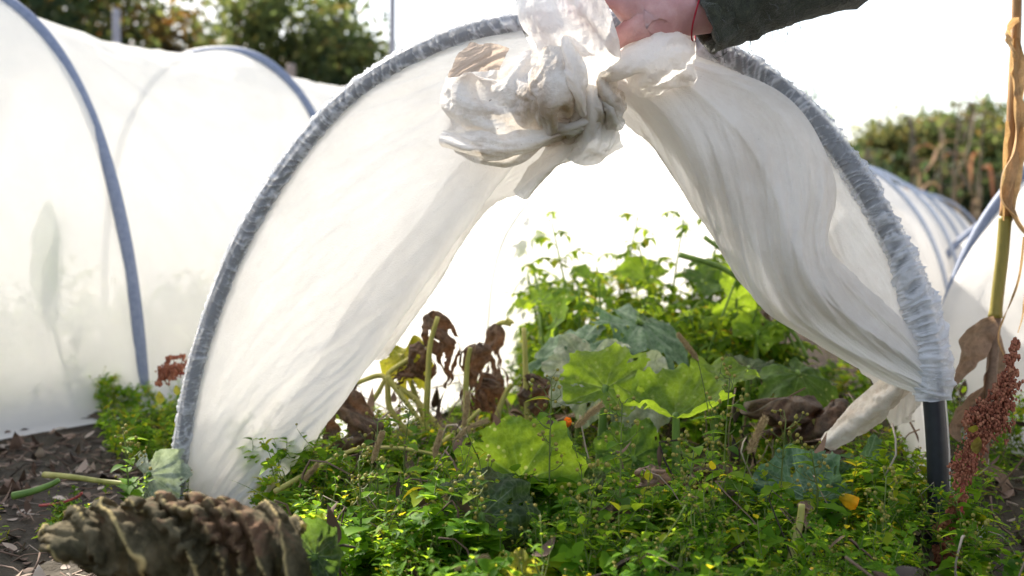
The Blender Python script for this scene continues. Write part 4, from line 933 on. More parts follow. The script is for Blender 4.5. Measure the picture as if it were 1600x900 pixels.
tag(wm, 'dense mat of small leaved green weeds with tiny yellow buds covering the bed', 'weeds', None, 'stuff')

# taller budding weed sprigs one can tell apart
def bud_weed(px, py, Y, h, label, seed, leafy=.25):
    rr = np.random.default_rng(seed); base = gnd(px + rr.uniform(-6, 6), Y); topz = P(px, py, Y)
    T = thing('budding_weed', tuple(base), label, 'weed', 'tall budding weed sprigs')
    st, lf, bd = Bag(), Bag(), Bag()
    main = smooth([base, base * .5 + topz * .5 + rr.normal(0, .006, 3), topz], 14); st.tube(main, np.linspace(.0014, .0007, 14), 5)
    for k in range(6, 14):
        for q in range(2 if k > 8 else 1):
            a = rr.random() * 6.28; d = np.array([math.cos(a) * .9, math.sin(a) * .5, .55]); L = rr.uniform(.012, .03) * (1.4 - k / 16)
            e = main[k] + d * L; m = main[k] + d * L * .5 + [0, 0, -.002]; st.tube([main[k], m, e], .0005, 4)
            for w in range(rr.integers(1, 4)):
                f = e + rr.normal(0, .0045, 3) + [0, 0, .004]; st.tube([e, f], .0003, 3); bd.add(*ball_arr(f, rr.uniform(.0014, .0024), 8, 5), rr.random())
        if rr.random() < leafy + .3:
            a = rr.random() * 6.28; V, F = small_leaf(.026, .007, 7, .5, .3); lf.add(V @ rotx(.4) @ rotz(a) + main[k], F, rr.random())
    for k in range(2, 7):
        a = rr.random() * 3
        for s_ in (0, math.pi): V, F = small_leaf(.035, .010, 8, .5, .3, True); lf.add(V @ rotx(.4) @ rotz(a + s_) + main[k], F, rr.random())
    st.build('stem', M['wiry'], T); lf.build('foliage', M['weed'], T); bd.build('flower_head', M['bud'], T)
for k, (x, y, Y, lb) in enumerate([(862, 604, 1.18, 'budding weed rising before the specked bright leaf, right side'), (972, 630, 1.16, 'budding weed with a dark bud cluster left of the green stalk'),
        (1140, 592, 1.22, 'slender budding weed right of the green stalk'), (1118, 640, 1.24, 'bushy budding weed between the green stalk and the right foxtail'),
        (1228, 655, 1.22, 'budding weed just right of the right foxtail'), (1268, 705, 1.20, 'budding weed leaning right over the grey green low leaf'),
        (745, 745, 1.06, 'budding weed below the dark curled leaf'), (932, 745, 1.04, 'upright weed with a bare green stem in the lower middle'),
        (1085, 700, 1.12, 'budding weed in front of the dark slanting dead leaf'), (1385, 745, 1.15, 'budding weed left of the bare black pipe'), (196, 690, 1.35, 'small budding weed alone at the edge of the bare soil'),
        (590, 660, 1.25, 'budding weed beside the hem of the left swag'), (640, 640, 1.32, 'budding weed below the half yellow leaf'), (1530, 830, 1.10, 'thin budding weed by the lower corn stalk'), (560, 720, 1.12, 'budding weed in the left foreground of the bed')]):
    bud_weed(x, y, Y, 0, lb, 200 + k)

# foxtail grasses
M['foxtail'] = simple('foxtail_seed', [(.3, (.30, .20, .09)), (.7, (.55, .40, .20))], 300, .8)
def foxtail(head, Y, base, label, seed, r0=.0042):
    rr = np.random.default_rng(seed); T = thing('foxtail_grass', tuple(gnd(base, Y)), label, 'grass', 'foxtail grasses gone to seed')
    p = P(np.array([h[0] for h in head]), np.array([h[1] for h in head]), Y); hp = smooth(p, 24)
    b = Bag(); b.tube(smooth([gnd(base, Y) - [0, 0, .01], (gnd(base, Y) + p[0]) / 2 + [.006, 0, .01], p[0], p[1]], 16), .0006, 5)
    for s_ in (-1, 1):
        g = gnd(base, Y); V, F = small_leaf(.09, .0022, 12, .5, .3); b.add(V @ rotx(1.1) @ rotz(rr.random() * 6.28) + g, F)
    b.build('stem', M['wiry'], T)
    b = Bag(); k = np.sin(np.linspace(.12, 1, 24) * math.pi * .95 + .05) ** .5; b.tube(hp, r0 * .32 * k + .0003, 7)
    ax = np.gradient(hp, axis=0); ax /= np.linalg.norm(ax, axis=1, keepdims=True)
    for q in range(620):
        i = rr.integers(0, 24); d = rr.normal(0, 1, 3); d -= ax[i] * (d @ ax[i]); d /= np.linalg.norm(d); c = hp[i] + ax[i] * rr.uniform(-.001, .001)
        o = c + d * r0 * k[i] * .40
        if q < 170: b.add(*ball_arr(o, .0009, 5, 3, (1, 1, 1.4)))
        b.tube([o, o + d * r0 * 1.1 * rr.uniform(.6, 1.3) + ax[i] * .005], .00011, 3)
    b.build('seed_head', M['foxtail'], T)
for k, (hd, Y, bs, lb) in enumerate([([(724, 668), (728, 645), (731, 618)], 1.24, 712, 'foxtail with an upright head above the specked bright leaf'),
        ([(712, 685), (735, 668), (758, 658)], 1.22, 640, 'foxtail with its head leaning right onto the specked bright leaf'), ([(582, 722), (589, 700), (596, 680)], 1.20, 545, 'thin foxtail farthest left in front of the swag'),
        ([(678, 715), (683, 695), (688, 678)], 1.22, 670, 'small upright foxtail left of the specked bright leaf'), ([(658, 808), (675, 792), (695, 780)], 1.12, 600, 'foxtail with a thick pale head below the curled rim'),
        ([(712, 890), (735, 880), (757, 872)], 1.02, 640, 'foxtail lying low at the bottom of the picture'), ([(900, 668), (918, 650), (938, 634)], 1.30, 880, 'pale foxtail by the orange blossom'),
        ([(1090, 562), (1075, 542), (1062, 526)], 1.30, 1125, 'foxtail tilted left above the funnel shaped leaf'), ([(1170, 708), (1180, 684), (1194, 656)], 1.20, 1128, 'foxtail with a full brown head right of the green stalk'),
        ([(468, 760), (482, 742), (494, 728)], 1.32, 455, 'foxtail at the hem of the left swag'), ([(1000, 880), (1018, 868), (1035, 862)], 1.04, 1060, 'small brown foxtail at the bottom, right of the middle')]):
    foxtail(hd, Y, bs, lb, 300 + k, (.0034 if k in (4, 8, 6) else .0025))

# blossoms
def blossom(px, py, Y, s, cols, label, tip):
    m = leafmat('blossom_petal', cols[0], cols[1], transl=.5, tcol=cols[2], vline=False); base = gnd(px + 5, Y); T = thing('squash_blossom', tuple(base), label, 'flower')
    n = 24; u = np.linspace(0, 1, n)[:, None]; a = np.linspace(0, 2 * math.pi, 30, endpoint=False)[None, :]
    rad = s * (.22 + .42 * np.sin(u * 2.4)) * (1 + .12 * np.sin(a * 5) * u + .15 * fbm(u * 3, np.sin(a), np.cos(a)))
    V = np.stack([rad * np.cos(a), rad * np.sin(a), u * s * 1.5 + 0 * a], -1).reshape(-1, 3); t = np.array(tip, float); Fm = frame(t, [0, -1, .1]); Fm = np.stack([Fm[0], Fm[2], Fm[1]])
    c = P(px, py, Y); mesh_obj('petals', V @ Fm + c, gridF(n, 30, True), m, T, attrs={'var': (np.ones((n, 30)) * np.linspace(0, 1, n)[:, None]).ravel()})
    b = Bag(); b.tube(smooth([base, base * .4 + c * .6 + [.008, 0, 0], c + t * .004], 12), .0022, 7); b.build('stalk', M['stalk_green'], T)
blossom(1312, 776, 1.22, .013, ((.55, .36, .02), (.8, .50, .04), (.95, .60, .03)), 'closed yellow squash blossom with an orange tip low on the right', (.85, -.2, -.35))
blossom(884, 668, 1.34, .008, ((.40, .10, .02), (.50, .17, .03), (.6, .2, .02)), 'small orange wilted blossom behind the specked bright leaf', (.2, -.3, .8))
def daisy(px, py, Y, label, seed):
    c = P(px, py, Y); T = thing('small_flower', tuple(gnd(px, Y)), label, 'flower', 'tiny white rayed flowers'); b = Bag(); b.tube(smooth([gnd(px + 6, Y), gnd(px, Y) * .4 + c * .6, c], 8), .0005, 4); b.build('stem', M['wiry'], T)
    b = Bag(); b.add(*ball_arr(c, .0021, 8, 5, (1, 1, .7))); b.build('centre', simple('flower_centre', [(.3, (.6, .30, .02)), (.7, (.75, .45, .04))], 300, .8), T)
    b = Bag()
    for k in range(5): V, F = small_leaf(.0028, .0012, 3, .1, .1); b.add(V @ rotz(k * 1.257) + c, F)
    b.build('petals', simple('white_petal', [(.3, (.75, .75, .7)), (.7, (.82, .82, .78))], 300, .8), T)
for k, (x, y, Y, lb) in enumerate([(782, 828, 1.05, 'tiny yellow centred flower in the lower middle of the weeds'), (1269, 889, 1.0, 'tiny orange centred flower at the bottom right of the middle'), (1092, 888, 1.02, 'tiny flower at the bottom beside the long slanting green stalk')]): daisy(x, y, Y, lb, k)

# ------------------------------------------------------------------ tomato plants and blurred greens further in
M['tomato'] = leafmat('tomato_leaf', (.045, .10, .02), (.10, .19, .025), transl=.55, tcol=(.70, .90, .05), scale=14, vline=False)
M['tomato_stem'] = M['stalk_green']
def tomato(x, y, h, label, seed, mat='tomato'):
    rr = np.random.default_rng(seed); base = np.array([x, y, 0.]); T = thing('tomato_plant', tuple(base), label, 'tomato plant', 'tomato plants inside the tunnel')
    st, lf = Bag(), Bag()
    for s_ in range(4):
        hh = h if s_ == 0 else h * rr.uniform(.6, .85)
        top = base + [rr.normal(0, .06), rr.normal(0, .05), hh]; main = smooth([base, (base + top) / 2 + rr.normal(0, .012, 3), top], 16); st.tube(main, np.linspace(.004, .0015, 16), 6)
        a = rr.random() * 6.28
        for k in range(3, 16):
            for g in range(2 if k < 10 else 1):
                if k > 9 and rr.random() < .25: continue
                a += 2.4; el = rr.uniform(.1, .9); d = np.array([math.cos(a) * math.cos(el), math.sin(a) * math.cos(el), math.sin(el)]); L = rr.uniform(.05, .10) * (1.25 - .75 * k / 16)
                e = main[k] + d * L + [0, 0, -.02 * L / .1]; ax = smooth([main[k], main[k] + d * L * .55 + [0, 0, .006], e], 8); st.tube(ax, .0009, 4)
                az = math.atan2(d[1], d[0])
                for q in range(2, 8):
                    for sd in ((1, -1) if q < 7 else (0,)):
                        ln = rr.uniform(.016, .032) * (1.15 - .5 * k / 16); V, F = small_leaf(ln, ln * .27, 9, rr.uniform(.2, .8), .25, True)
                        lf.add(V @ rotx(rr.uniform(-.5, .5)) @ rotz(az - math.pi / 2 + sd * 1.05) + ax[q], F, rr.random())
    st.build('stem', M['tomato_stem'], T); lf.build('leaves', M[mat], T)
for k, (px, Y, h, lb) in enumerate([(840, 2.35, .37, 'tomato plant farthest left, its top against the white cloth'), (905, 2.15, .35, 'tomato plant second from the left in the blurred greens'), (985, 2.45, .38, 'tomato plant behind the drooping bluish leaf'),
        (1040, 2.2, .36, 'tomato plant in the middle of the blurred greens'), (1100, 2.4, .40, 'tallest tomato plant, just left of the right swag'), (1160, 2.2, .34, 'tomato plant half behind the right swag'), (1060, 1.95, .28, 'low tomato plant right behind the drooping bluish leaf'), (880, 1.9, .25, 'low tomato plant at the left front of the blurred greens'), (1205, 1.95, .26, 'low tomato plant at the right front of the blurred greens'), (960, 2.0, .28, 'low tomato plant in the centre front of the blurred greens')]):
    g_ = gnd(px, Y); tomato(g_[0], g_[1], h, lb, 400 + k)

# ------------------------------------------------------------------ amaranth
M['amar'] = simple('amaranth_seed', [(.25, (.13, .035, .022)), (.5, (.31, .105, .06)), (.75, (.48, .24, .14))], 130, .85)
M['amar_stem'] = simple('amaranth_stem', [(.3, (.35, .04, .05)), (.7, (.50, .10, .08))], 60, .5)
def amaranth(spikes, stem, Y, label, seed, sc=1.0, n=2600, leaves=()):
    rr = np.random.default_rng(seed); base = P(*stem[0], Y); T = thing('amaranth', (base[0], base[1], 0), label, 'amaranth', 'seed heads of amaranth')
    b = Bag(); b.tube(smooth([P(x, y, Y) for x, y in stem], 40), np.linspace(.0030, .0016, 40) * sc, 8); b.build('stem', M['amar_stem'], T)
    b = Bag(); tot = sum(s[2] for s in spikes)
    for (p0, p1, wgt, r0, r1) in spikes:
        A = P(*p0, Y); B_ = P(*p1, Y); b.tube([A, B_], [.0012, .0006], 4)
        nb = max(3, int(wgt * 5))
        for c in range(nb):
            t = (c + rr.random()) / nb; cc_ = A * (1 - t) + B_ * t; rad = (r0 * (1 - t) + r1 * t) * rr.uniform(.6, 1.15); d = rr.normal(0, 1, 3); d /= np.linalg.norm(d); cc_ = cc_ + d * rad * .75
            for q in range(int(n * wgt / tot / nb)):
                e = rr.normal(0, 1, 3); e /= np.linalg.norm(e); e *= rad * rr.uniform(.3, 1) ** .5 * .8
                b.add(*ball_arr(cc_ + e, rr.uniform(.0008, .0018) * sc, 5, 3, (1, 1, rr.uniform(1, 1.8))), rr.random())
    b.build('seed_head', M['amar'], T)
    for (x, y, l, ang) in leaves:
        bb = Bag(); V, F = small_leaf(l, l * .3, 8, .2, .3); c, s_ = math.cos(ang), math.sin(ang); V = V @ np.array([[1, 0, 0], [0, c * .2, s_], [0, 1, 0]]) + P(x, y, Y - .012); bb.add(V, F, .6); bb.build('leaf', M['leaf_yellow'], T)
amaranth([((1588, 530), (1572, 600), 7, .0035, .008), ((1574, 600), (1548, 660), 10, .010, .017), ((1560, 655), (1520, 690), 9, .015, .013), ((1535, 640), (1508, 660), 4, .009, .006), ((1525, 700), (1505, 735), 5, .012, .010), ((1515, 735), (1498, 752), 3, .008, .007),
          ((1508, 770), (1480, 805), 3, .007, .005), ((1498, 800), (1462, 830), 4, .006, .004), ((1505, 830), (1465, 862), 6, .010, .008), ((1500, 862), (1470, 890), 7, .013, .011), ((1550, 610), (1585, 640), 3, .008, .004), ((1480, 880), (1455, 905), 4, .010, .010)],
         [(1470, 905), (1488, 850), (1500, 800), (1506, 755), (1525, 705), (1550, 650), (1575, 590), (1588, 535)], 1.17, 'tall reddish brown amaranth seed head right of the bare black pipe', 51, 1.0, 5200, [(1526, 710, .020, 1.5), (1520, 676, .018, 2.6)])
amaranth([((252, 585), (285, 575), 7, .010, .013), ((262, 560), (290, 556), 2, .003, .002), ((245, 598), (262, 580), 3, .006, .006), ((258, 575), (266, 556), 2, .003, .003)], [(300, 760), (312, 660), (300, 590), (262, 585)], 1.72, 'small reddish brown amaranth head poking out left of the front hoop', 52, 1.2, 900, [(250, 632, .022, 1.4), (276, 618, .018, 1.2)])

# ------------------------------------------------------------------ corn stalks
M['corn_brown'] = simple('corn_stalk_dry', [(.3, (.20, .10, .04)), (.5, (.36, .20, .08)), (.75, (.50, .32, .15))], 25, .5, .4, .001, stretch=(4, 4, .5))
M['corn_green'] = simple('corn_stalk_green', [(.3, (.15, .13, .025)), (.6, (.27, .22, .05)), (.8, (.36, .24, .07))], 18, .45, .3, .001, stretch=(4, 4, .7))
M['corn_leaf'] = leafmat('corn_leaf_dry', (.30, .17, .08), (.52, .35, .19), (.55, .40, .25), .35, (.6, .38, .16), scale=20, vs=.5)
M['corn_grey'] = leafmat('corn_leaf_grey', (.14, .09, .065), (.28, .20, .15), (.35, .25, .18), .25, (.4, .25, .15), scale=20, vs=.5)
def ribbon(pts, widths, Yv, name, mat, parent, tw=(0, 1.2), seed=0, n=70, m=14, cupd=.35):
    q = smooth(np.array([P(x, y, Yv if np.isscalar(Yv) else Yv[i]) for i, (x, y) in enumerate(pts)]), n); w = np.interp(np.linspace(0, 1, n), np.linspace(0, 1, len(widths)), widths)
    t = np.gradient(q, axis=0); t /= np.linalg.norm(t, axis=1, keepdims=True); s = np.cross(t, [0, 1, 0.05]); s /= np.linalg.norm(s, axis=1, keepdims=True); f = np.cross(s, t)
    a = np.linspace(tw[0], tw[1], n) + .4 * vnoise(np.linspace(0, 4, n), seed + .5); c = np.linspace(-1, 1, m)[None, :]
    dirs = s * np.cos(a)[:, None] + f * np.sin(a)[:, None]; up = np.cross(t, dirs)
    X = q[:, None] + dirs[:, None] * (c * w[:, None])[..., None] + up[:, None] * ((c ** 2 * cupd + .25 * vnoise(np.linspace(0, 9, n)[:, None], c * 1.5, seed)) * w[:, None])[..., None]
    vein = np.abs(((c * 4) % 1) - .5) * 2 + 0 * w[:, None]
    return mesh_obj(name, X, gridF(n, m), M[mat], parent, attrs={'var': vein.ravel() * .8})
def corn_near():
    Y = 1.50; K = 1.36; T = thing('corn_stalk', tuple(gnd(1530, Y)), 'tall dry corn stalk at the right edge with curling tan leaves', 'corn stalk', 'corn stalks')
    up = smooth([(1592, -140), (1590, -60), (1588, 40), (1584, 120), (1581, 200), (1576, 280), (1571, 338)], 40)
    b = Bag(); b.tube(P(up[:, 0], up[:, 1], Y), K * np.linspace(.0040, .0058, 40), 12); b.build('upper_stem', M['corn_brown'], T)
    md = smooth([(1571, 338), (1566, 400), (1560, 450), (1555, 496)], 24); rad = .0080 + .0016 * np.exp(-((np.linspace(0, 1, 24) - 1) / .05) ** 2) + .001 * np.exp(-((np.linspace(0, 1, 24)) / .05) ** 2)
    b = Bag(); b.tube(P(md[:, 0], md[:, 1], Y), rad, 14); b.build('green_stem', M['corn_green'], T)
    lo = smooth([(1555, 496), (1548, 600), (1538, 700), (1532, 770), (1532, 800)], 24); b = Bag(); b.tube(P(lo[:, 0], lo[:, 1], Y), np.linspace(.0078, .0060, 24), 12); b.build('lower_stem', M['corn_grey'], T)
    L = lambda pts, w, mt, tw, sd, Yv=Y - .012: ribbon(pts, [q * K for q in w], Yv, 'dry_leaf', mt, T, tw, sd)
    L([(1588, 150), (1592, 190), (1584, 235), (1570, 280), (1566, 310), (1580, 335), (1600, 362), (1640, 400)], [.003, .012, .014, .010, .008, .008, .007, .003], 'corn_leaf', (.3, 1.3), 1)
    L([(1584, 190), (1580, 240), (1576, 290), (1572, 345)], [.008, .011, .010, .006], 'corn_leaf', (-.2, .4), 2, Y - .004)
    L([(1592, 30), (1580, 35), (1570, 50), (1578, 75), (1590, 95)], [.002, .007, .010, .006, .002], 'corn_leaf', (.2, 2.2), 3)
    L([(1585, 60), (1590, 110), (1588, 160)], [.004, .009, .006], 'corn_leaf', (0, .5), 4, Y - .005)
    L([(1555, 500), (1530, 520), (1508, 555), (1490, 600), (1484, 606)], [.006, .018, .020, .012, .001], 'corn_grey', (.1, .7), 5)
    L([(1555, 505), (1550, 540), (1545, 590), (1530, 640), (1540, 690)], [.008, .016, .018, .012, .002], 'corn_grey', (1.0, .2), 6, Y + .01)
    L([(1540, 600), (1510, 640), (1490, 665), (1500, 690)], [.004, .016, .014, .002], 'corn_grey', (.9, .3), 7, Y + .02)
    L([(1600, 370), (1590, 440), (1560, 520), (1570, 560)], [.001, .002, .002, .001], 'corn_leaf', (0, 2), 8)
    L([(1538, 730), (1560, 745), (1580, 790), (1620, 810)], [.004, .009, .008, .003], 'corn_grey', (.3, 1.4), 9)
    L([(1605, 430), (1598, 490), (1590, 520)], [.001, .002, .001], 'corn_leaf', (0, 1), 10)
corn_near()

M['corn_far'] = simple('field_corn', [(.3, (.10, .075, .05)), (.7, (.21, .16, .11))], 8, .8)
M['corn_far_leaf'] = leafmat('field_corn_leaf', (.12, .09, .06), (.24, .18, .12), transl=.3, tcol=(.26, .20, .13), scale=6, vline=False)
# dry field corn far behind on the right
def far_corn(x, y, h, seed, label):
    rr = np.random.default_rng(seed); base = np.array([x, y, 0.]); T = thing('corn_stalk', tuple(base), label, 'corn stalk', 'blurred corn stalks beyond the tunnels')
    top = base + [rr.normal(0, .06), 0, h]; main = smooth([base, (base + top) / 2 + rr.normal(0, .02, 3), top], 14); b = Bag(); b.tube(main, np.linspace(.012, .005, 14), 6); b.build('stem', M['corn_far'], T)
    lf = Bag()
    for k in range(3, 14):
        a = rr.random() * 6.28; d = np.array([math.cos(a), math.sin(a), 0]); L = rr.uniform(.12, .26); p = smooth([main[k], main[k] + d * L * .4 + [0, 0, rr.uniform(-.02, .08)], main[k] + d * L * rr.uniform(.5, .9) + [0, 0, rr.uniform(-.12, .02)], main[k] + d * L * rr.uniform(.5, 1) + [rr.normal(0, .04), 0, rr.uniform(-.32, -.12)]], 9)
        s_ = np.cross(d, [0, 0, 1]); w = np.sin(np.linspace(.15, 1, 9) * math.pi)[:, None] * .015; V = np.stack([p - s_ * w, p + [0, 0, -.008], p + s_ * w], 1).reshape(-1, 3); lf.add(V, gridF(9, 3), rr.random())
    lf.build('leaves', M['corn_far_leaf'], T)
cornpos = [(1340, 8.4, .80), (1432, 7.6, .98), (1466, 8.0, .94), (1492, 7.4, 1.06), (1533, 7.5, 1.05), (1590, 7.6, 1.0)]
names_ = ['shortest', 'thin', 'bent', 'pale', 'drooping', 'leafy', 'reddish', 'tall', 'tallest']
for k, (px, Y, h) in enumerate(cornpos):
    x = (px - 800) / FPX * Y; far_corn(x, Y, h, 500 + k, 'blurred dry brown corn stalk before the dark bushes beyond the tunnels on the right')

# ------------------------------------------------------------------ trees, bushes, posts
def crown_arr(c, rad, n, ls, seed, gap=.35, lo=.0):
    rr = np.random.default_rng(seed); V = []
    k = 0; out = []
    cl = rr.normal(0, 1, (26, 3)); cl /= np.linalg.norm(cl, axis=1, keepdims=True); cl *= rr.uniform(.25, 1, (26, 1)) ** .5
    m = int(n); ci = rr.integers(0, 26, m); p = cl[ci] * .85 + rr.normal(0, .17, (m, 3)); nz_ = fbm(p[:, 0] * 3 + seed, p[:, 1] * 3, p[:, 2] * 3, 3); p = p[nz_ > gap - .8]
    p = p * np.array(rad) + np.array(c); p = p[p[:, 2] > lo]; m = len(p)
    d = rr.normal(0, 1, (m, 3)); d /= np.linalg.norm(d, axis=1, keepdims=True); e = np.cross(d, rr.normal(0, 1, (m, 3))); e /= np.linalg.norm(e, axis=1, keepdims=True)
    s = rr.uniform(.5, 1.2, (m, 1)) * ls
    Q = np.stack([p - d * s, p + e * s * .45, p + d * s, p - e * s * .45], 1).reshape(-1, 3); F = np.arange(4 * m).reshape(-1, 4); A = np.repeat(np.clip(rr.random(m), 0, 1), 4)
    return Q, F, A
M['bark'] = simple('bark', [(.3, (.035, .028, .022)), (.7, (.10, .08, .06))], 12, .9, .8, .01)
def tmat(n, a, b, t): return leafmat(n, a, b, transl=.4, tcol=t, scale=3, vline=False)
M['fol_green'] = tmat('foliage_green', (.06, .075, .03), (.12, .14, .055), (.30, .36, .11)); M['fol_dark'] = tmat('foliage_dark', (.03, .045, .022), (.06, .08, .038), (.13, .18, .07)); M['fol_olive'] = tmat('foliage_olive', (.07, .08, .03), (.15, .155, .06), (.36, .36, .12)); M['fol_autumn'] = tmat('foliage_autumn', (.08, .06, .02), (.17, .11, .035), (.4, .28, .08))
def tree(px, Y, ctr, rad, n, ls, mat, label, seed, name='tree', cat='tree', gap=.35, group='trees beyond the garden', tr=.05):
    x = (px - 800) / FPX * Y; base = np.array([x, Y, 0.]); T = thing(name, tuple(base), label, cat, group); rr = np.random.default_rng(seed)
    b = Bag(); top = base + [rr.normal(0, .1), 0, ctr + rad[2] * .5]; main = smooth([base, (base + top) / 2 + rr.normal(0, .06, 3), top], 14); b.tube(main, np.linspace(tr, tr * .3, 14), 8)
    for k in range(9):
        i = rr.integers(4, 13); a = rr.random() * 6.28; e = main[i] + np.array([math.cos(a) * rad[0] * .7, math.sin(a) * rad[1] * .7, rad[2] * rr.uniform(.1, .6)]); b.tube(smooth([main[i], (main[i] + e) / 2 + [0, 0, -.05], e], 8), np.linspace(tr * .4, tr * .1, 8), 5)
    b.build('trunk', M['bark'], T)
    c = Bag(); c.add(*crown_arr(base + [0, 0, ctr], rad, n, ls, seed, gap, .1)); c.build('crown', M[mat], T, False)
tree(60, 10.5, 2.0, (1.35, 1.0, 1.5), 9000, .06, 'fol_green', 'dense green tree at the top left corner', 601, gap=.1, tr=.09)
tree(-90, 9.5, 1.9, (1.4, 1.0, 1.7), 7000, .06, 'fol_dark', 'dark tree at the far left edge', 602, gap=.1, tr=.09)
tree(150, 12, 2.1, (1.0, .8, 1.3), 5000, .06, 'fol_autumn', 'olive and brown tree second from the left, around the tall post', 603, gap=.25)
tree(275, 12.5, 1.9, (1.3, 1.0, 1.3), 5000, .06, 'fol_dark', 'loose dark tree with much sky showing through, behind the left tunnel', 604, gap=.55)
tree(310, 11.5, 1.6, (.8, .7, 1.0), 2200, .06, 'fol_autumn', 'thin half bare tree with a dark trunk behind the middle of the left tunnel', 605, gap=.75, tr=.10)
tree(455, 10.5, 1.65, (.95, .8, 1.05), 8500, .06, 'fol_green', 'dense green tree left of the front hoop', 606, gap=.15)
tree(540, 11, 1.35, (.85, .7, .75), 5000, .06, 'fol_olive', 'low olive green tree touching the front hoop', 607, gap=.2)
tree(420, 13.5, 2.4, (1.0, .8, 1.0), 1600, .06, 'fol_olive', 'sparse high treetop above the dense green one', 608, gap=.8)
tree(150, 9.5, .75, (1.6, .6, .7), 6000, .06, 'fol_dark', 'dark hedge bush low behind the left tunnel', 609, gap=.1, name='bush', cat='bush', group='bushes beyond the garden')
tree(430, 9.8, .8, (1.4, .5, .7), 5000, .06, 'fol_dark', 'dark hedge bush low under the dense green tree', 610, gap=.1, name='bush', cat='bush', group='bushes beyond the garden')
tree(1165, 14, 1.4, (.22, .2, .95), 500, .06, 'fol_dark', 'slim sapling just above the right shoulder of the hoop', 611, gap=.6, tr=.02)
tree(1235, 13, 1.2, (.45, .3, .7), 900, .06, 'fol_dark', 'small feathery sapling right of the slim one', 612, gap=.6, tr=.02)
for k, (px, Y, c, rad, n, mt, g, lb) in enumerate([(1335, 10, .62, (.45, .4, .55), 2600, 'fol_dark', .1, 'dark low bush nearest the hoop on the right'), (1395, 11, .95, (.42, .4, .75), 4200, 'fol_olive', .15, 'rounded yellow green bush on the right'),
        (1455, 11.5, .9, (.55, .5, .75), 4200, 'fol_green', .15, 'dark green bush right of the rounded yellow green one'), (1520, 11, .95, (.6, .5, .8), 4600, 'fol_green', .2, 'green bush behind the tallest corn stalks'), (1600, 10.5, .95, (.6, .5, .75), 4600, 'fol_green', .2, 'green bush at the right edge'),
        (1490, 12.5, 1.3, (.9, .5, .65), 1500, 'fol_autumn', .7, 'thin brownish bush top showing above the green bushes'), (1440, 9.0, .5, (1.3, .3, .45), 5200, 'fol_dark', .05, 'long dark bush low behind the far tunnel hoops'), (1690, 9, .9, (.6, .5, .9), 3500, 'fol_dark', .1, 'dark bush beyond the right edge')]):
    c *= .84; rad = (rad[0], rad[1], rad[2] * .8)
    tree(px, Y, c, rad, n, .05, mt, lb, 640 + k, name='bush', cat='bush', gap=g + .18, group='bushes beyond the garden', tr=.03)
def post(px, Y, top, r_, label, mat):
    g = gnd(px, Y); b = Bag(); zt = P(px, top, Y)[2]
    p = np.array([g - [0, 0, .1], g + [0, 0, zt * .5], g + [.01, 0, zt - .02], g + [.01, 0, zt]]); b.tube(p, [r_, r_, r_ * .97, r_ * .8], 14); o = b.build('fence_post', M[mat]); tag(o, label, 'post', 'posts behind the left tunnel')
M['post_grey'] = simple('grey_post', [(.3, (.28, .27, .30)), (.7, (.42, .40, .43))], 10, .8); M['post_wood'] = simple('wood_post', [(.3, (.20, .15, .12)), (.7, (.34, .27, .23))], 10, .8)
post(188, 7.5, 14, .026, 'tall grey post behind the left tunnel, leftmost', 'post_grey'); post(614, 8, -30, .024, 'tallest grey post rising out of the frame beside the hoop', 'post_grey'); post(456, 7.5, 100, .032, 'short brown wooden post behind the low dip of the left tunnel', 'post_wood')

# leaf whose shadow shows through the left tunnel
def inner_leaf():
    base = gnd(70, 2.12); base[0] = P(70, 500, 2.05)[0]
    T = thing('chard_plant', tuple(base), 'tall green leaf pressed against the inside of the left tunnel cloth', 'plant')
    n = 30; u = np.linspace(0, 1, n)[:, None]; c = np.linspace(-1, 1, 12)[None, :]; A = P(72, 478, 2.05); B_ = P(76, 312, 2.11)
    w = .026 * np.sin(np.clip(u * .93 + .07, 0, 1) * math.pi) ** .6 * (1 + .15 * vnoise(u * 6, c * .5))
    X = A + (B_ - A) * u[..., None] + np.array([1, .1, 0]) * (w * c)[..., None] + np.array([0, -.4, 0]) * (w * c ** 2)[..., None]
    mesh_obj('leaf', X, gridF(n, 12), M['leaf_mid'], T, attrs={'var': np.exp(-(c / .12) ** 2 + 0 * u).ravel()})
    b = Bag(); b.tube(smooth([base, (base + A) / 2 + [.01, 0, 0], A, A * .7 + B_ * .3], 14), .004, 8); b.build('stalk', M['stalk_green'], T)
inner_leaf()

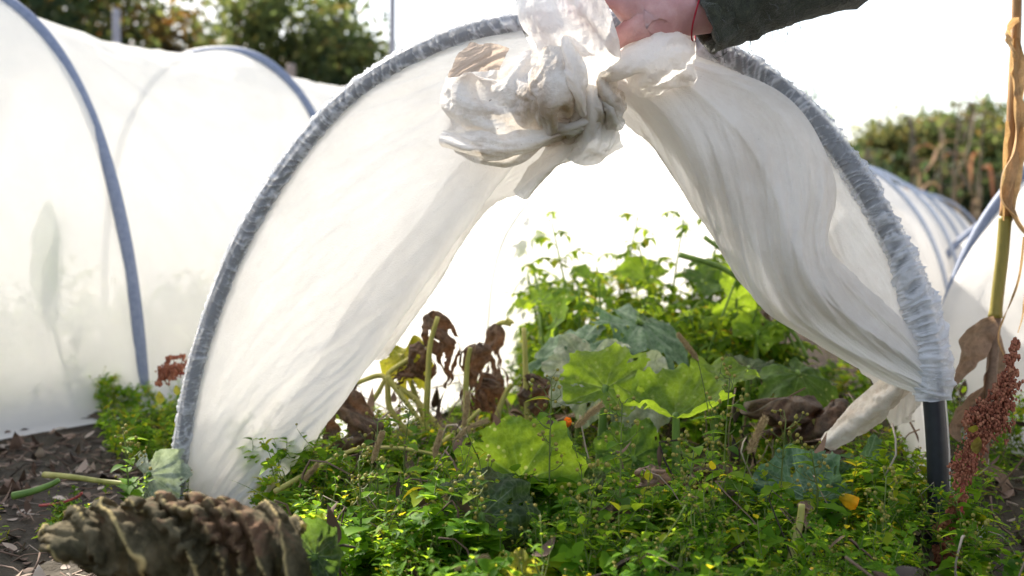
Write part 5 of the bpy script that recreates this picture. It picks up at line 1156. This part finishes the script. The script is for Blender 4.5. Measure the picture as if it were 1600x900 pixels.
# ------------------------------------------------------------------ litter on the bare soil
def litter():
    rr = np.random.default_rng(9); b = Bag()
    for k in range(2600):
        if rr.random() < .8: x = rr.uniform(-.85, -.2); y = rr.uniform(.85, 1.9)
        else: x = rr.uniform(.4, .9); y = rr.uniform(.9, 1.7)
        z = float(ground_z(np.array(x), np.array(y))); p = np.array([x, y, z + .003]); a = rr.random() * 6.28; d = np.array([math.cos(a), math.sin(a), rr.normal(0, .15)])
        if rr.random() < .45:
            L = rr.uniform(.01, .06); b.tube([p - d * L / 2, p + rr.normal(0, .004, 3) + [0, 0, .003], p + d * L / 2 + [0, 0, rr.uniform(0, .01)]], rr.uniform(.0004, .0014), 4, rr.random())
        else:
            L = rr.uniform(.006, .026); V, F = small_leaf(L, L * rr.uniform(.2, .5), 5, rr.uniform(-1, 1), rr.uniform(-.6, .6)); b.add(V @ rotx(rr.normal(0, .5)) @ rotz(a) + p, F, rr.random())
    for k in range(260):
        x = rr.uniform(-.3, .75); y = rr.uniform(.95, 1.9)
        if x < edge(y): continue
        p = np.array([x, y, .0]); d = rr.normal(0, 1, 3) * [.06, .06, .0] + [0, 0, rr.uniform(.03, .11)]
        b.tube(smooth([p, p + d * .5 + rr.normal(0, .006, 3), p + d, p + d + rr.normal(0, .02, 3)], 9), rr.uniform(.0005, .0014), 4, rr.random())
        if rr.random() < .5:
            L = rr.uniform(.012, .035); V, F = small_leaf(L, L * rr.uniform(.15, .4), 7, rr.uniform(-1.5, 1.5), rr.uniform(-1, 1)); b.add(V @ rotx(rr.normal(0, .8)) @ rotz(rr.random() * 6.28) + p + d, F, rr.uniform(0, .6))
    m, t, out = nodes('litter'); v = attr(t, 'var'); c = ramp(t, v, [(.0, (.03, .02, .013)), (.35, (.12, .07, .045)), (.7, (.24, .16, .11)), (1.0, (.48, .40, .32))])
    p = N(t, 'ShaderNodeBsdfPrincipled', Roughness=.85); t.links.new(c, p.inputs['Base Color']); t.links.new(p.outputs[0], out.inputs[0])
    o = b.build('plant_litter', m, None, False); tag(o, 'brown leaf scraps and twigs strewn over the bare soil and among the weeds', 'litter', None, 'stuff')
litter()
def crimson():
    b = Bag(); b.tube(smooth([P(62, 790, 1.42), P(95, 786, 1.4), P(122, 776, 1.42), P(128, 770, 1.42)], 12), .0018, 6); o = b.build('fallen_stem', M['amar_stem']); tag(o, 'thin crimson stem lying on the soil at the left', 'stem')
crimson()
